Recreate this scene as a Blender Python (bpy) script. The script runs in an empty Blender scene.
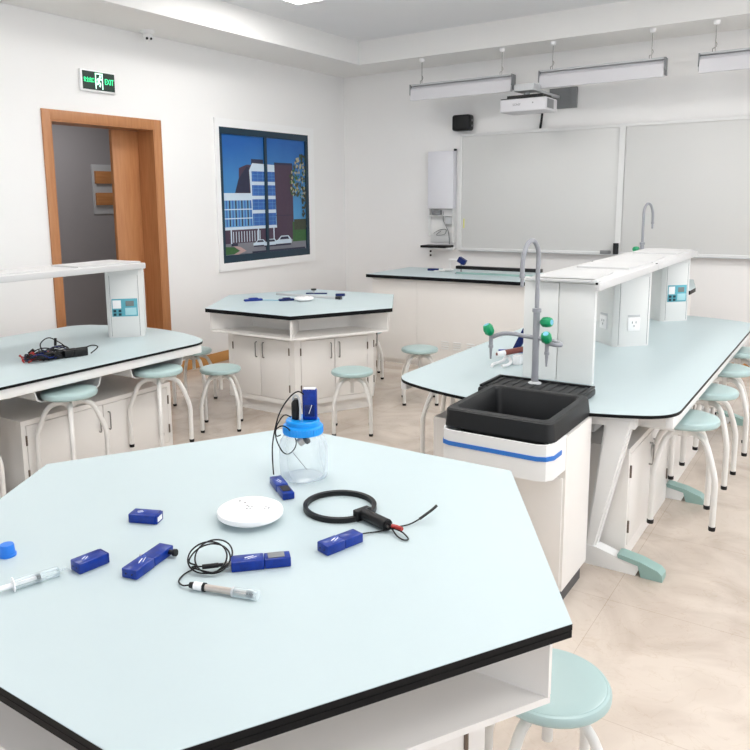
import bpy, bmesh, math, random
from mathutils import Vector, Matrix
random.seed(7)
PI = math.pi
S = bpy.context.scene
C = S.collection

# ---------------------------------------------------------------- camera
FPX, YAW, PIT, ROL, CX, CY = 756.869, -0.602496, 0.165564, -0.012867, 342.759, 326.896
cam = bpy.data.cameras.new('camera'); camo = bpy.data.objects.new('camera', cam); C.objects.link(camo)
fwd = Vector((math.sin(YAW)*math.cos(PIT), math.cos(YAW)*math.cos(PIT), -math.sin(PIT)))
rgt = Vector((math.cos(YAW), -math.sin(YAW), 0)); up = rgt.cross(fwd)
r2 = rgt*math.cos(ROL) + up*math.sin(ROL); u2 = -rgt*math.sin(ROL) + up*math.cos(ROL)
M = Matrix((r2, u2, -fwd)).transposed().to_4x4(); M.translation = (0, 0, 1.75)
camo.matrix_world = M
cam.sensor_width = 36; cam.sensor_fit = 'HORIZONTAL'; cam.lens = FPX*36/750
cam.shift_x = (375-CX)/750; cam.shift_y = -(375-CY)/750
cam.clip_start = 0.02; cam.clip_end = 60
S.camera = camo
# ---------------------------------------------------------------- world, exposure
S.view_settings.view_transform = 'Standard'; S.view_settings.look = 'None'
S.view_settings.exposure = 0.33; S.view_settings.gamma = 1; S.view_settings.use_curve_mapping = False
W = bpy.data.worlds.new('world'); S.world = W; W.use_nodes = True
W.node_tree.nodes['Background'].inputs[0].default_value = (.8, .88, 1, 1)
W.node_tree.nodes['Background'].inputs[1].default_value = 1.0
# area lamps added as daylight, at assumed windows in the unseen right and rear walls
def area(name, loc, rot, sx, sy, power, col=(1, 1, 1)):
    l = bpy.data.lights.new(name, 'AREA'); l.shape = 'RECTANGLE'; l.size = sx; l.size_y = sy
    l.energy = power; l.color = col
    o = bpy.data.objects.new(name, l); C.objects.link(o); o.location = loc; o.rotation_euler = rot
    return o
DAY = 1.0
for wy in (0.6, 3.4, 6.2):
    area('daylight_fill', (2.36, wy, 1.95), (0, PI/2, 0), 1.9, 2.0, 15*DAY, (.97, .985, 1))
area('daylight_fill', (-1.6, -2.12, 1.95), (PI/2, 0, 0), 4.5, 1.9, 14*DAY, (.98, .99, 1))
LAMP = 11.0
area('corridor_fill', (-6.9, 5.2, 2.95), (0, 0, 0), .3, 1.2, 11)  # unseen lamp added to brighten the dark corridor behind the doorway

# ---------------------------------------------------------------- materials
def lin(c):
    return tuple((x/12.92 if x <= .04045 else ((x+.055)/1.055)**2.4) for x in c)
def hexc(r, g, b): return lin((r/255, g/255, b/255)) + (1,)
def mat(name, rgb, rough=.5, metal=0, spec=.5, noise=None, bump=None, coat=0, **kw):
    m = bpy.data.materials.new(name); m.use_nodes = True
    nt = m.node_tree; b = nt.nodes['Principled BSDF']
    col = hexc(*rgb)
    b.inputs['Base Color'].default_value = col; b.inputs['Roughness'].default_value = rough
    b.inputs['Metallic'].default_value = metal; b.inputs['Specular IOR Level'].default_value = spec
    b.inputs['Coat Weight'].default_value = coat
    for k, v in kw.items(): b.inputs[k.replace('_', ' ')].default_value = v
    tc = nt.nodes.new('ShaderNodeTexCoord')
    if noise:
        sc, amt = noise
        n = nt.nodes.new('ShaderNodeTexNoise'); n.inputs['Scale'].default_value = sc; n.inputs['Detail'].default_value = 4
        nt.links.new(tc.outputs['Object'], n.inputs['Vector'])
        mx = nt.nodes.new('ShaderNodeMix'); mx.data_type = 'RGBA'
        mx.inputs[6].default_value = tuple(c*(1-amt) for c in col[:3]) + (1,)
        mx.inputs[7].default_value = tuple(min(1, c*(1+amt)) for c in col[:3]) + (1,)
        nt.links.new(n.outputs['Fac'], mx.inputs[0]); nt.links.new(mx.outputs[2], b.inputs['Base Color'])
    if bump:
        sc, st = bump
        n2 = nt.nodes.new('ShaderNodeTexNoise'); n2.inputs['Scale'].default_value = sc
        nt.links.new(tc.outputs['Object'], n2.inputs['Vector'])
        bp = nt.nodes.new('ShaderNodeBump'); bp.inputs['Strength'].default_value = st; bp.inputs['Distance'].default_value = .002
        nt.links.new(n2.outputs['Fac'], bp.inputs['Height']); nt.links.new(bp.outputs['Normal'], b.inputs['Normal'])
    return m
wallm = mat('wall_paint', (243, 242, 241), .85, noise=(3, .01), bump=(180, .12))
soffitm = mat('soffit_paint', (240, 239, 237), .85, noise=(3, .01))
ceilm = mat('ceiling_paint', (236, 237, 239), .9, noise=(2, .02))
whitem = mat('white_melamine', (243, 240, 236), .38, noise=(5, .01))
steelw = mat('white_coated_steel', (240, 241, 240), .35, noise=(6, .01))
riserm = mat('riser_white_steel', (226, 227, 225), .35, noise=(6, .01))
mint = mat('mint_laminate', (190, 205, 208), .42, noise=(14, .012))
seatm = mat('mint_seat_plastic', (172, 196, 195), .28, noise=(9, .02))
footm = mat('mint_foot_cover', (148, 180, 174), .4, noise=(9, .02))
edgem = mat('black_phenolic_edge', (7, 9, 12), .5, 0, .2, noise=(30, .1))
stoolm = mat('stool_grey_enamel', (232, 230, 226), .32, noise=(8, .01))
blackp = mat('black_plastic', (10, 11, 13), .42, 0, .35, noise=(25, .1))
darkb = mat('black_resin_sink', (15, 17, 19), .45, 0, .4, noise=(40, .12), bump=(300, .2))
plinthd = mat('dark_plinth', (78, 78, 80), .5, noise=(20, .05))
greyp = mat('grey_faucet_coating', (150, 152, 158), .38, noise=(20, .03))
greenp = mat('green_valve', (12, 150, 98), .35, noise=(30, .06))
bluev = mat('pale_blue_cap', (120, 190, 215), .4, noise=(20, .03))
bluep = mat('blue_trim', (42, 118, 205), .35, noise=(20, .03))
sensb = mat('sensor_blue_translucent', (4, 46, 138), .3, 0, .3, noise=(70, .5), coat=.15)
sensd = mat('sensor_deep_blue', (5, 30, 92), .3, 0, .3, noise=(60, .4), coat=.15)
sensl = mat('sensor_face_label', (30, 66, 156), .3, noise=(60, .15))
lidm = mat('blue_lid', (14, 150, 236), .3, noise=(20, .05))
capm = mat('blue_cap', (24, 120, 222), .35, noise=(20, .05))
metal = mat('brushed_metal', (150, 148, 145), .3, 1, noise=(50, .1))
darkmetal = mat('hinge_metal', (120, 108, 98), .4, .7, noise=(60, .2))
whitepl = mat('white_plastic', (246, 246, 246), .3, noise=(10, .01))
offw = mat('light_fitting_white', (214, 213, 217), .35, noise=(10, .01))
greypl = mat('grey_plastic', (128, 130, 132), .45, noise=(30, .05))
lgrey = mat('light_grey_plastic', (196, 198, 200), .45, noise=(30, .03))
boardm = mat('whiteboard_surface', (220, 220, 218), .35, noise=(2, .015))
framem = mat('whiteboard_frame', (232, 232, 231), .35, noise=(8, .01))
wallbox = mat('cabinet_lilac_white', (228, 228, 234), .4, noise=(6, .01))
redp = mat('red_plastic', (170, 36, 30), .4, noise=(40, .1))
brownp = mat('brown_tube', (120, 58, 48), .4, noise=(40, .1))
pinkish = mat('probe_metal', (190, 180, 172), .3, .4, noise=(40, .05))
tealp = mat('control_panel_teal', (92, 172, 188), .4, noise=(40, .05))
tealdk = mat('control_dark_keys', (20, 60, 70), .4, noise=(40, .05))
lcdm = mat('lcd_grey', (120, 130, 128), .25, noise=(60, .04))
keym = mat('control_pale_keys', (170, 215, 222), .4, noise=(40, .03))
orangew = mat('base_timber', (206, 150, 86), .45, noise=(8, .08))
shelfm = mat('riser_shelf_white', (208, 208, 208), .4, noise=(8, .01))
papm = mat('paper_white', (245, 245, 243), .6, noise=(8, .01))
yel = mat('yellow_note', (228, 226, 120), .6, noise=(8, .02))
eraser = mat('felt_dark', (40, 40, 44), .8, noise=(40, .1))
corrm = mat('corridor_paint', (168, 164, 166), .8, noise=(4, .02))
def glassm(name, rgb, alpha):
    m = bpy.data.materials.new(name); m.use_nodes = True; nt = m.node_tree
    b = nt.nodes['Principled BSDF']; b.inputs['Base Color'].default_value = hexc(*rgb)
    b.inputs['Roughness'].default_value = .04; b.inputs['IOR'].default_value = 1.45
    t = nt.nodes.new('ShaderNodeBsdfTransparent'); mx = nt.nodes.new('ShaderNodeMixShader')
    lw = nt.nodes.new('ShaderNodeLayerWeight'); lw.inputs[0].default_value = .35
    ma = nt.nodes.new('ShaderNodeMath'); ma.operation = 'MULTIPLY_ADD'
    ma.inputs[1].default_value = .75; ma.inputs[2].default_value = alpha
    nt.links.new(lw.outputs['Facing'], ma.inputs[0]); nt.links.new(ma.outputs[0], mx.inputs[0])
    nt.links.new(t.outputs[0], mx.inputs[1]); nt.links.new(b.outputs[0], mx.inputs[2])
    nt.links.new(mx.outputs[0], nt.nodes['Material Output'].inputs[0])
    return m
glass = glassm('clear_jar_plastic', (225, 235, 240), .07)
clearp = glassm('clear_syringe_plastic', (225, 238, 242), .25)
def woodm(name, a, b2, horiz=False):
    m = bpy.data.materials.new(name); m.use_nodes = True; nt = m.node_tree; b = nt.nodes['Principled BSDF']
    tc = nt.nodes.new('ShaderNodeTexCoord'); mp = nt.nodes.new('ShaderNodeMapping')
    mp.inputs['Scale'].default_value = (14, 14, 1.2) if not horiz else (14, 1.2, 14)
    n = nt.nodes.new('ShaderNodeTexNoise'); n.inputs['Scale'].default_value = 3; n.inputs['Detail'].default_value = 6
    r = nt.nodes.new('ShaderNodeValToRGB'); r.color_ramp.elements[0].color = hexc(*a); r.color_ramp.elements[1].color = hexc(*b2)
    r.color_ramp.elements[0].position = .3; r.color_ramp.elements[1].position = .7
    nt.links.new(tc.outputs['Object'], mp.inputs[0]); nt.links.new(mp.outputs[0], n.inputs['Vector'])
    nt.links.new(n.outputs['Fac'], r.inputs[0]); nt.links.new(r.outputs[0], b.inputs['Base Color'])
    b.inputs['Roughness'].default_value = .4
    return m
wood = woodm('door_wood', (176, 118, 76), (190, 133, 88))
woodh = woodm('door_wood_horizontal', (190, 126, 74), (206, 144, 90), True)
def floorm():
    m = bpy.data.materials.new('marble_tile_floor'); m.use_nodes = True; nt = m.node_tree; b = nt.nodes['Principled BSDF']
    tc = nt.nodes.new('ShaderNodeTexCoord')
    n = nt.nodes.new('ShaderNodeTexNoise'); n.inputs['Scale'].default_value = 2.2; n.inputs['Detail'].default_value = 8; n.inputs['Distortion'].default_value = 1.6
    r = nt.nodes.new('ShaderNodeValToRGB'); e = r.color_ramp.elements
    e[0].position = .30; e[0].color = hexc(188, 174, 161); e[1].position = .60; e[1].color = hexc(210, 198, 186)
    nt.links.new(tc.outputs['Object'], n.inputs['Vector']); nt.links.new(n.outputs['Fac'], r.inputs[0])
    w = nt.nodes.new('ShaderNodeTexNoise'); w.inputs['Scale'].default_value = 3.5; w.inputs['Detail'].default_value = 6; w.inputs['Distortion'].default_value = 3
    nt.links.new(tc.outputs['Object'], w.inputs['Vector'])
    r3 = nt.nodes.new('ShaderNodeValToRGB'); r3.color_ramp.elements[0].position = .49; r3.color_ramp.elements[0].color = (1, 1, 1, 1)
    r3.color_ramp.elements[1].position = .5; r3.color_ramp.elements[1].color = (.90, .86, .81, 1)
    e3 = r3.color_ramp.elements.new(.51); e3.color = (1, 1, 1, 1)
    nt.links.new(w.outputs['Fac'], r3.inputs[0])
    mu = nt.nodes.new('ShaderNodeMix'); mu.data_type = 'RGBA'; mu.blend_type = 'MULTIPLY'; mu.inputs[0].default_value = .7
    nt.links.new(r.outputs[0], mu.inputs[6]); nt.links.new(r3.outputs[0], mu.inputs[7])
    br = nt.nodes.new('ShaderNodeTexBrick'); br.offset = 0; br.inputs['Scale'].default_value = 1
    br.inputs['Brick Width'].default_value = .8; br.inputs['Row Height'].default_value = .8; br.inputs['Mortar Size'].default_value = .0012
    br.inputs['Color1'].default_value = (1, 1, 1, 1); br.inputs['Color2'].default_value = (1, 1, 1, 1); br.inputs['Mortar'].default_value = (.72, .66, .6, 1)
    nt.links.new(tc.outputs['Object'], br.inputs['Vector'])
    m2 = nt.nodes.new('ShaderNodeMix'); m2.data_type = 'RGBA'; m2.blend_type = 'MULTIPLY'; m2.inputs[0].default_value = .8
    nt.links.new(mu.outputs[2], m2.inputs[6]); nt.links.new(br.outputs['Color'], m2.inputs[7])
    nt.links.new(m2.outputs[2], b.inputs['Base Color'])
    b.inputs['Roughness'].default_value = .2; b.inputs['Specular IOR Level'].default_value = .5
    return m
floormat = floorm()
def emis(name, rgb, st):
    m = bpy.data.materials.new(name); m.use_nodes = True; b = m.node_tree.nodes['Principled BSDF']
    b.inputs['Base Color'].default_value = hexc(*rgb); b.inputs['Emission Color'].default_value = hexc(*rgb)
    b.inputs['Emission Strength'].default_value = st
    return m
lampm = emis('led_panel_glow', (255, 253, 250), LAMP)
greenlit = emis('exit_green_lit', (60, 235, 150), 1.2)
greenpale = emis('exit_pale_lit', (205, 255, 232), 1.2)
exitback = emis('exit_dark_face', (8, 38, 28), .3)

# ---------------------------------------------------------------- mesh helpers
def NB(): return bmesh.new()
def box(bm, x0, x1, y0, y1, z0, z1, bev=0, seg=2, mtx=None):
    r = bmesh.ops.create_cube(bm, size=1)
    vs = r['verts']
    bmesh.ops.scale(bm, vec=(abs(x1-x0), abs(y1-y0), abs(z1-z0)), verts=vs)
    bmesh.ops.translate(bm, vec=((x0+x1)/2, (y0+y1)/2, (z0+z1)/2), verts=vs)
    if bev:
        es = list({e for v in vs for e in v.link_edges})
        r2_ = bmesh.ops.bevel(bm, geom=es, offset=bev, segments=seg, affect='EDGES', profile=.5)
        vs = list({v for f in r2_['faces'] for v in f.verts} | {v for v in vs if v.is_valid})
    if mtx is not None: bmesh.ops.transform(bm, matrix=mtx, verts=vs)
    return vs
def prism(bm, poly, z0, z1, bev=0):
    lo = [bm.verts.new((x, y, z0)) for x, y in poly]; hi = [bm.verts.new((x, y, z1)) for x, y in poly]
    n = len(poly); fs = [bm.faces.new(hi), bm.faces.new(lo[::-1])]
    for i in range(n): fs.append(bm.faces.new((lo[i], lo[(i+1) % n], hi[(i+1) % n], hi[i])))
    if bev:
        es = [e for e in fs[0].edges]
        bmesh.ops.bevel(bm, geom=es, offset=bev, segments=2, affect='EDGES')
    return lo + hi
def ring(bm, outer, inner, z0, z1):
    n = len(outer)
    a = [bm.verts.new((x, y, z0)) for x, y in outer]; b = [bm.verts.new((x, y, z1)) for x, y in outer]
    c = [bm.verts.new((x, y, z0)) for x, y in inner]; d = [bm.verts.new((x, y, z1)) for x, y in inner]
    for i in range(n):
        j = (i+1) % n
        bm.faces.new((a[i], a[j], b[j], b[i])); bm.faces.new((c[j], c[i], d[i], d[j]))
        bm.faces.new((b[i], b[j], d[j], d[i])); bm.faces.new((a[j], a[i], c[i], c[j]))
def lathe(bm, prof, n=32, mtx=None, cap=True):
    rows = []
    for r_, z in prof:
        rows.append([bm.verts.new((r_*math.cos(2*PI*k/n), r_*math.sin(2*PI*k/n), z)) for k in range(n)])
    for i in range(len(rows)-1):
        for k in range(n):
            bm.faces.new((rows[i][k], rows[i][(k+1) % n], rows[i+1][(k+1) % n], rows[i+1][k]))
    if cap:
        bm.faces.new(rows[0][::-1]); bm.faces.new(rows[-1])
    vs = [v for r_ in rows for v in r_]
    if mtx is not None: bmesh.ops.transform(bm, matrix=mtx, verts=vs)
    return vs
def smooth(pts, n=6, closed=False):
    pts = [Vector(p) for p in pts]; out = []; m = len(pts)
    rng = range(m) if closed else range(m-1)
    for i in rng:
        if closed: p0, p1, p2, p3 = pts[i-1], pts[i], pts[(i+1) % m], pts[(i+2) % m]
        else: p0, p1, p2, p3 = pts[max(i-1, 0)], pts[i], pts[i+1], pts[min(i+2, m-1)]
        for k in range(n):
            t = k/n
            out.append(.5*((2*p1)+(-p0+p2)*t+(2*p0-5*p1+4*p2-p3)*t*t+(-p0+3*p1-3*p2+p3)*t**3))
    if not closed: out.append(pts[-1])
    return out
def tube(bm, pts, r, n=8, closed=False, radii=None):
    pts = [Vector(p) for p in pts]; m = len(pts); rows = []
    prev = None
    for i in range(m):
        if closed: t = (pts[(i+1) % m]-pts[i-1])
        else: t = pts[min(i+1, m-1)]-pts[max(i-1, 0)]
        if t.length < 1e-9: t = Vector((0, 0, 1))
        t.normalize()
        if prev is None:
            a = Vector((0, 0, 1)) if abs(t.z) < .9 else Vector((1, 0, 0)); nrm = (a - t*a.dot(t)).normalized()
        else:
            nrm = prev - t*prev.dot(t)
            nrm = nrm.normalized() if nrm.length > 1e-6 else prev
        prev = nrm; bi = t.cross(nrm); rr = radii[i] if radii else r
        rows.append([bm.verts.new(pts[i]+nrm*math.cos(2*PI*k/n)*rr+bi*math.sin(2*PI*k/n)*rr) for k in range(n)])
    R_ = m if closed else m-1
    for i in range(R_):
        a, b = rows[i], rows[(i+1) % m]
        for k in range(n): bm.faces.new((a[k], a[(k+1) % n], b[(k+1) % n], b[k]))
    if not closed: bm.faces.new(rows[0][::-1]); bm.faces.new(rows[-1])
def cyl(bm, p0, p1, r, n=16, r1=None):
    tube(bm, [p0, p1], r, n, radii=[r, r if r1 is None else r1])
def sphere(bm, c, r, sz=1):
    bmesh.ops.create_uvsphere(bm, u_segments=20, v_segments=12, radius=r, matrix=Matrix.Translation(c) @ Matrix.Diagonal((1, 1, sz, 1)))
def frame_box(bm, o, u, n_, u0, u1, n0, n1, z0, z1, bev=0):
    """box in a vertical face's own frame: u along the face, n_ outward"""
    u = Vector(u); n_ = Vector(n_)
    m = Matrix((u.to_4d(), n_.to_4d(), (0, 0, 1, 0), (0, 0, 0, 1))).transposed()
    m[3][0] = m[3][1] = m[3][2] = 0; m[3][3] = 1
    m.translation = Vector((o[0], o[1], o[2] if len(o) > 2 else 0))
    return box(bm, u0, u1, n0, n1, z0, z1, bev, mtx=m)
def text_bm(body, size, extrude, mtx):
    cu = bpy.data.curves.new('t', 'FONT'); cu.body = body; cu.size = size; cu.extrude = extrude
    cu.align_x = 'CENTER'; cu.align_y = 'CENTER'; cu.resolution_u = 3
    o = bpy.data.objects.new('t', cu); C.objects.link(o)
    bpy.context.view_layer.update()
    me = bpy.data.meshes.new_from_object(o.evaluated_get(bpy.context.evaluated_depsgraph_get()))
    bm = NB(); bm.from_mesh(me); bmesh.ops.transform(bm, matrix=mtx, verts=bm.verts)
    bpy.data.objects.remove(o); bpy.data.curves.remove(cu); bpy.data.meshes.remove(me)
    return bm
def mesh(name, bm, m, smoothed=True, normals=True):
    if normals: bmesh.ops.recalc_face_normals(bm, faces=bm.faces)
    me = bpy.data.meshes.new(name); bm.to_mesh(me); bm.free()
    for x in (m if isinstance(m, (list, tuple)) else [m]): me.materials.append(x)
    if smoothed:
        for p in me.polygons: p.use_smooth = True
        me.set_sharp_from_angle(angle=math.radians(35))
    return me
def obj(name, bm, m, parent=None, local=False, label=None, **kw):
    """world-space bmesh -> one object; under a parent its vertices move into the parent's frame"""
    if parent is not None and not local:
        root = parent; off = Vector((0, 0, 0))
        while root is not None: off += root.location; root = root.parent
        bmesh.ops.translate(bm, vec=-off, verts=bm.verts)
    o = bpy.data.objects.new(name, mesh(name, bm, m, **kw)); C.objects.link(o)
    if parent is not None: o.parent = parent
    if label: o['label'] = label
    return o
def tag(o, label=None, cat=None, group=None):
    if label: o['label'] = label
    if cat: o['category'] = cat
    if group: o['group'] = group
    return o
def thing(name, label, cat, loc=(0, 0, 0), rotz=0, group=None):
    o = bpy.data.objects.new(name, None); C.objects.link(o); o.empty_display_size = .1
    o.location = loc; o.rotation_euler = (0, 0, rotz)
    return tag(o, label, cat, group)
def struct(name, bm, m, label=None, **kw):
    o = obj(name, bm, m, **kw); o['kind'] = 'structure'
    if label: o['label'] = label
    return o
def dup(root, loc, rotz=None, label=None, name=None):
    r = root.copy(); C.objects.link(r); r.location = loc
    if rotz is not None: r.rotation_euler = (0, 0, rotz)
    if label: r['label'] = label
    for ch in list(root.children):
        c = ch.copy(); C.objects.link(c); c.parent = r
        for g in ch.children:
            d = g.copy(); C.objects.link(d); d.parent = c
    return r

# ---------------------------------------------------------------- the room
XL, XR, YB, YF, ZC, ZS = -5.8, 2.4, 8.53, -2.2, 3.594, 3.33
bm = NB(); box(bm, -8.2, XR+.2, YF-.2, YB+.2, -.1, 0); struct('floor', bm, floormat)
bm = NB(); box(bm, -6.02, XR+.2, YF-.2, YB+.2, ZC, ZC+.1)
struct('ceiling', bm, ceilm)
# left wall with the doorway
DY0, DY1, DZ = 4.07, 5.22, 2.46
bm = NB()
box(bm, -6.02, XL, YF, DY0, 0, ZC); box(bm, -6.02, XL, DY1, YB+.2, 0, ZC); box(bm, -6.02, XL, DY0, DY1, DZ, ZC)
struct('wall_left', bm, wallm)
bm = NB(); box(bm, -6.02, XR+.2, YB, YB+.2, 0, ZC); struct('wall_back', bm, wallm)
bm = NB()
for a, b in ((YF, -.4), (1.6, 2.4), (4.4, 5.2), (7.2, YB)): box(bm, XR, XR+.2, a, b, 0, ZC)
for a, b in ((-.4, 1.6), (2.4, 4.4), (5.2, 7.2)):
    box(bm, XR, XR+.2, a, b, 0, 1.0); box(bm, XR, XR+.2, a, b, 2.9, ZC)
struct('wall_right', bm, wallm)
bm = NB(); box(bm, XL, -3.85, YF-.2, YF, 0, ZC); box(bm, .65, XR, YF-.2, YF, 0, ZC)
box(bm, -3.85, .65, YF-.2, YF, 0, 1.0); box(bm, -3.85, .65, YF-.2, YF, 2.9, ZC)
struct('wall_front', bm, wallm)
bm = NB(); box(bm, XL, -5.11, YF, YB, ZS, ZC); struct('trim_1', bm, soffitm, 'white boxed beam along the top of the door wall')
bm = NB(); box(bm, -5.11, XR, 7.84, YB, ZS, ZC); struct('trim_2', bm, soffitm, 'white boxed beam above the whiteboard wall')
bm = NB(); box(bm, XL, XL+.014, 5.31, YB, 0, .11, .003); box(bm, XL, XL+.014, YF, 3.99, 0, .11, .003)
struct('baseboard_left', bm, orangew, 'orange-brown timber skirting under the door wall')
bm = NB(); box(bm, -5.786, XR, YB-.014, YB, 0, .11, .003); struct('baseboard_back', bm, orangew)
# door frame and the small fixed leaf
bm = NB()
for a, b in ((3.99, DY0+.0), (DY1, 5.31)): box(bm, XL-.0, XL+.018, a, b, 0, 2.546, .003)
box(bm, XL, XL+.018, DY0, DY1, DZ, 2.546, .003)
for a, b in ((DY0, DY0+.012), (DY1-.012, DY1)): box(bm, -6.03, XL+.012, a, b, 0, DZ)
box(bm, -6.03, XL+.012, DY0+.012, DY1-.012, DZ-.012, DZ)
dr = struct('door_1', bm, wood, 'orange wooden door frame around the dark doorway')
bm = NB(); box(bm, -6.05, -6.012, 4.885, DY1-.013, 0.004, DZ-.014, .002); obj('door_leaf', bm, wood, dr, label='narrow fixed wooden leaf at the right side of the doorway')
# corridor behind the doorway
bm = NB(); box(bm, -8.0, -7.8, 2.5, 8.0, 0, 3.0); struct('wall_corridor', bm, corrm, 'grey corridor wall seen through the doorway')
bm = NB(); box(bm, -7.8, -6.02, 2.3, 2.5, 0, 3.0); box(bm, -7.8, -6.02, 8.0, 8.2, 0, 3.0); struct('wall_corridor_end', bm, corrm)
bm = NB(); box(bm, -8.0, -6.02, 2.3, 8.2, 3.0, 3.1); struct('ceiling_corridor', bm, corrm)
t = thing('wall_notice_rack', 'pale rack with two orange wooden strips on the corridor wall, seen through the doorway', 'rack', (-7.8, 6.05, 1.65))
bm = NB(); box(bm, -7.8, -7.785, 6.0, 6.75, 1.62, 2.22, .004); obj('back_board', bm, lgrey, t)
for z in (1.99, 1.73):
    bm = NB(); box(bm, -7.785, -7.75, 6.03, 6.72, z, z+.15, .004); obj('wooden_strip', bm, woodh, t)

# ---------------------------------------------------------------- ceiling lamps
first = None
LP = [(-4.62, 4.83), (-4.62, 1.6), (-2.5, 4.83), (-2.5, 1.6), (-.4, 4.83), (-.4, 1.6), (1.4, 4.83), (1.4, 1.6)]
for i, (x, y) in enumerate(LP):
    l = ('square-edged white ceiling light panel cut by the top edge of the photo, near the door wall' if i == 0 else 'white ceiling light panel out of view above the tables')
    if first is None:
        first = t = thing('ceiling_light_panel', l, 'ceiling light', (x, y, ZC), 0, 'ceiling light panels')
        bm = NB(); box(bm, .015, .585, .015, 1.185, -.010, -.004); obj('diffuser', bm, lampm, t, local=True)
        bm = NB(); ring(bm, [(0, 0), (.6, 0), (.6, 1.2), (0, 1.2)], [(.02, .02), (.58, .02), (.58, 1.18), (.02, 1.18)], -.014, 0)
        obj('frame', bm, whitepl, t, local=True)
    else: dup(first, (x, y, ZC), 0, l)

# ---------------------------------------------------------------- hanging board lights
def board_light(x, label):
    L = 1.24
    t = thing('board_light', label, 'hanging light', (x, 7.95, 2.87), 0, 'suspended board lights')
    bm = NB()
    prof = [(-.065, 0), (-.058, -.004), (-.02, .0), (.05, .03), (.055, .16), (.0, .165), (-.03, .15), (-.055, .12)]
    a = [bm.verts.new((.012, p[0], p[1])) for p in prof]; b = [bm.verts.new((L-.012, p[0], p[1])) for p in prof]
    bm.faces.new(a); bm.faces.new(b[::-1])
    for i in range(len(prof)): bm.faces.new((a[i], a[(i+1) % len(prof)], b[(i+1) % len(prof)], b[i]))
    obj('housing', bm, offw, t, local=True)
    bm = NB(); box(bm, 0.012, L-.012, -.045, .045, .163, .182, .003); obj('top_channel', bm, lgrey, t, local=True, label='grey channel along the top')
    for xx in (0, L-.012):
        bm = NB(); box(bm, xx, xx+.013, -.062, .05, .06, .18, .003); box(bm, xx, xx+.013, -.02, .052, .02, .06, .002); obj('end_cap', bm, greypl, t, local=True, label='dark grey end cap')
    for xx in (.13, 1.10):
        bm = NB(); cyl(bm, (xx, 0, .182), (xx, 0, .46), .0035, 8)
        tube(bm, smooth([(xx-.02, 0, .182), (xx-.02, 0, .215), (xx, 0, .222), (xx+.012, 0, .25), (xx, 0, .275)]), .004, 6)
        obj('suspension_rod', bm, metal, t, local=True)
        bm = NB(); lathe(bm, [(.03, .46), (.026, .425), (.012, .42)][::-1], 20, Matrix.Translation((xx, 0, 0))); obj('ceiling_rose', bm, whitepl, t, local=True)
    return t
bl = board_light(-4.455, 'leftmost white hanging board light, above the black speaker')
dup(bl, (-2.93, 7.95, 2.87), 0, 'middle white hanging board light, right beside and above the projector')
dup(bl, (-1.405, 7.95, 2.87), 0, 'rightmost white hanging board light, cut by the right edge of the photo')

# ---------------------------------------------------------------- exit sign, camera, picture
t = thing('exit_sign', 'green and black lit exit sign with a running figure, above the doorway', 'exit sign', (XL, 4.585, 2.83))
bm = NB(); box(bm, XL, XL+.03, 4.395, 4.775, 2.735, 2.92, .005); obj('housing', bm, whitepl, t)
bm = NB(); box(bm, XL+.03, XL+.034, 4.412, 4.758, 2.75, 2.905); obj('sign_face', bm, exitback, t)
RX = Matrix(((0, 0, 1, 0), (1, 0, 0, 0), (0, 1, 0, 0), (0, 0, 0, 1)))   # text plane -> facing +X, reading along +Y
bm = text_bm('EXIT', .062, .001, Matrix.Translation((XL+.036, 4.695, 2.828)) @ RX @ Matrix.Diagonal((.78, 1.15, 1, 1))); obj('lettering', bm, greenlit, t, smoothed=False)
bm = text_bm('安全出口', .034, .001, Matrix.Translation((XL+.036, 4.478, 2.828)) @ RX @ Matrix.Diagonal((.85, 1.4, 1, 1))); obj('lettering', bm, greenlit, t, smoothed=False)
bm = NB(); X0 = XL+.035
for a in ((4.545, 4.553, 2.76, 2.895), (4.617, 4.625, 2.76, 2.895), (4.545, 4.625, 2.887, 2.895)): box(bm, X0, X0+.002, a[0], a[1], a[2], a[3])
def limb(bm, pts, r): tube(bm, [(X0+.001, p[0], p[1]) for p in pts], r, 6)
sphere(bm, (X0+.001, 4.598, 2.871), .009)
limb(bm, [(4.592, 2.858), (4.578, 2.825)], .008); limb(bm, [(4.592, 2.852), (4.572, 2.848), (4.562, 2.835)], .004)
limb(bm, [(4.594, 2.852), (4.607, 2.84), (4.616, 2.848)], .004); limb(bm, [(4.58, 2.825), (4.598, 2.805), (4.592, 2.78)], .006)
limb(bm, [(4.577, 2.825), (4.57, 2.8), (4.553, 2.798)], .006)
obj('running_figure', bm, greenpale, t)

t = thing('security_camera', 'small white dome camera under the beam above the doorway', 'camera', (-5.66, 5.09, ZS))
bm = NB(); lathe(bm, [(.0, -.03), (.035, -.03), (.068, -.012), (.07, 0)], 24, Matrix.Translation((-5.66, 5.09, ZS)), cap=False); obj('base', bm, whitepl, t)
bm = NB(); sphere(bm, (-5.655, 5.085, ZS-.055), .045); obj('eyeball', bm, whitepl, t)
bm = NB(); cyl(bm, (-5.640, 5.062, ZS-.070), (-5.618, 5.038, ZS-.082), .011, 12); cyl(bm, (-5.622, 5.092, ZS-.072), (-5.603, 5.076, ZS-.082), .010, 12); obj('lens', bm, blackp, t)

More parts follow.
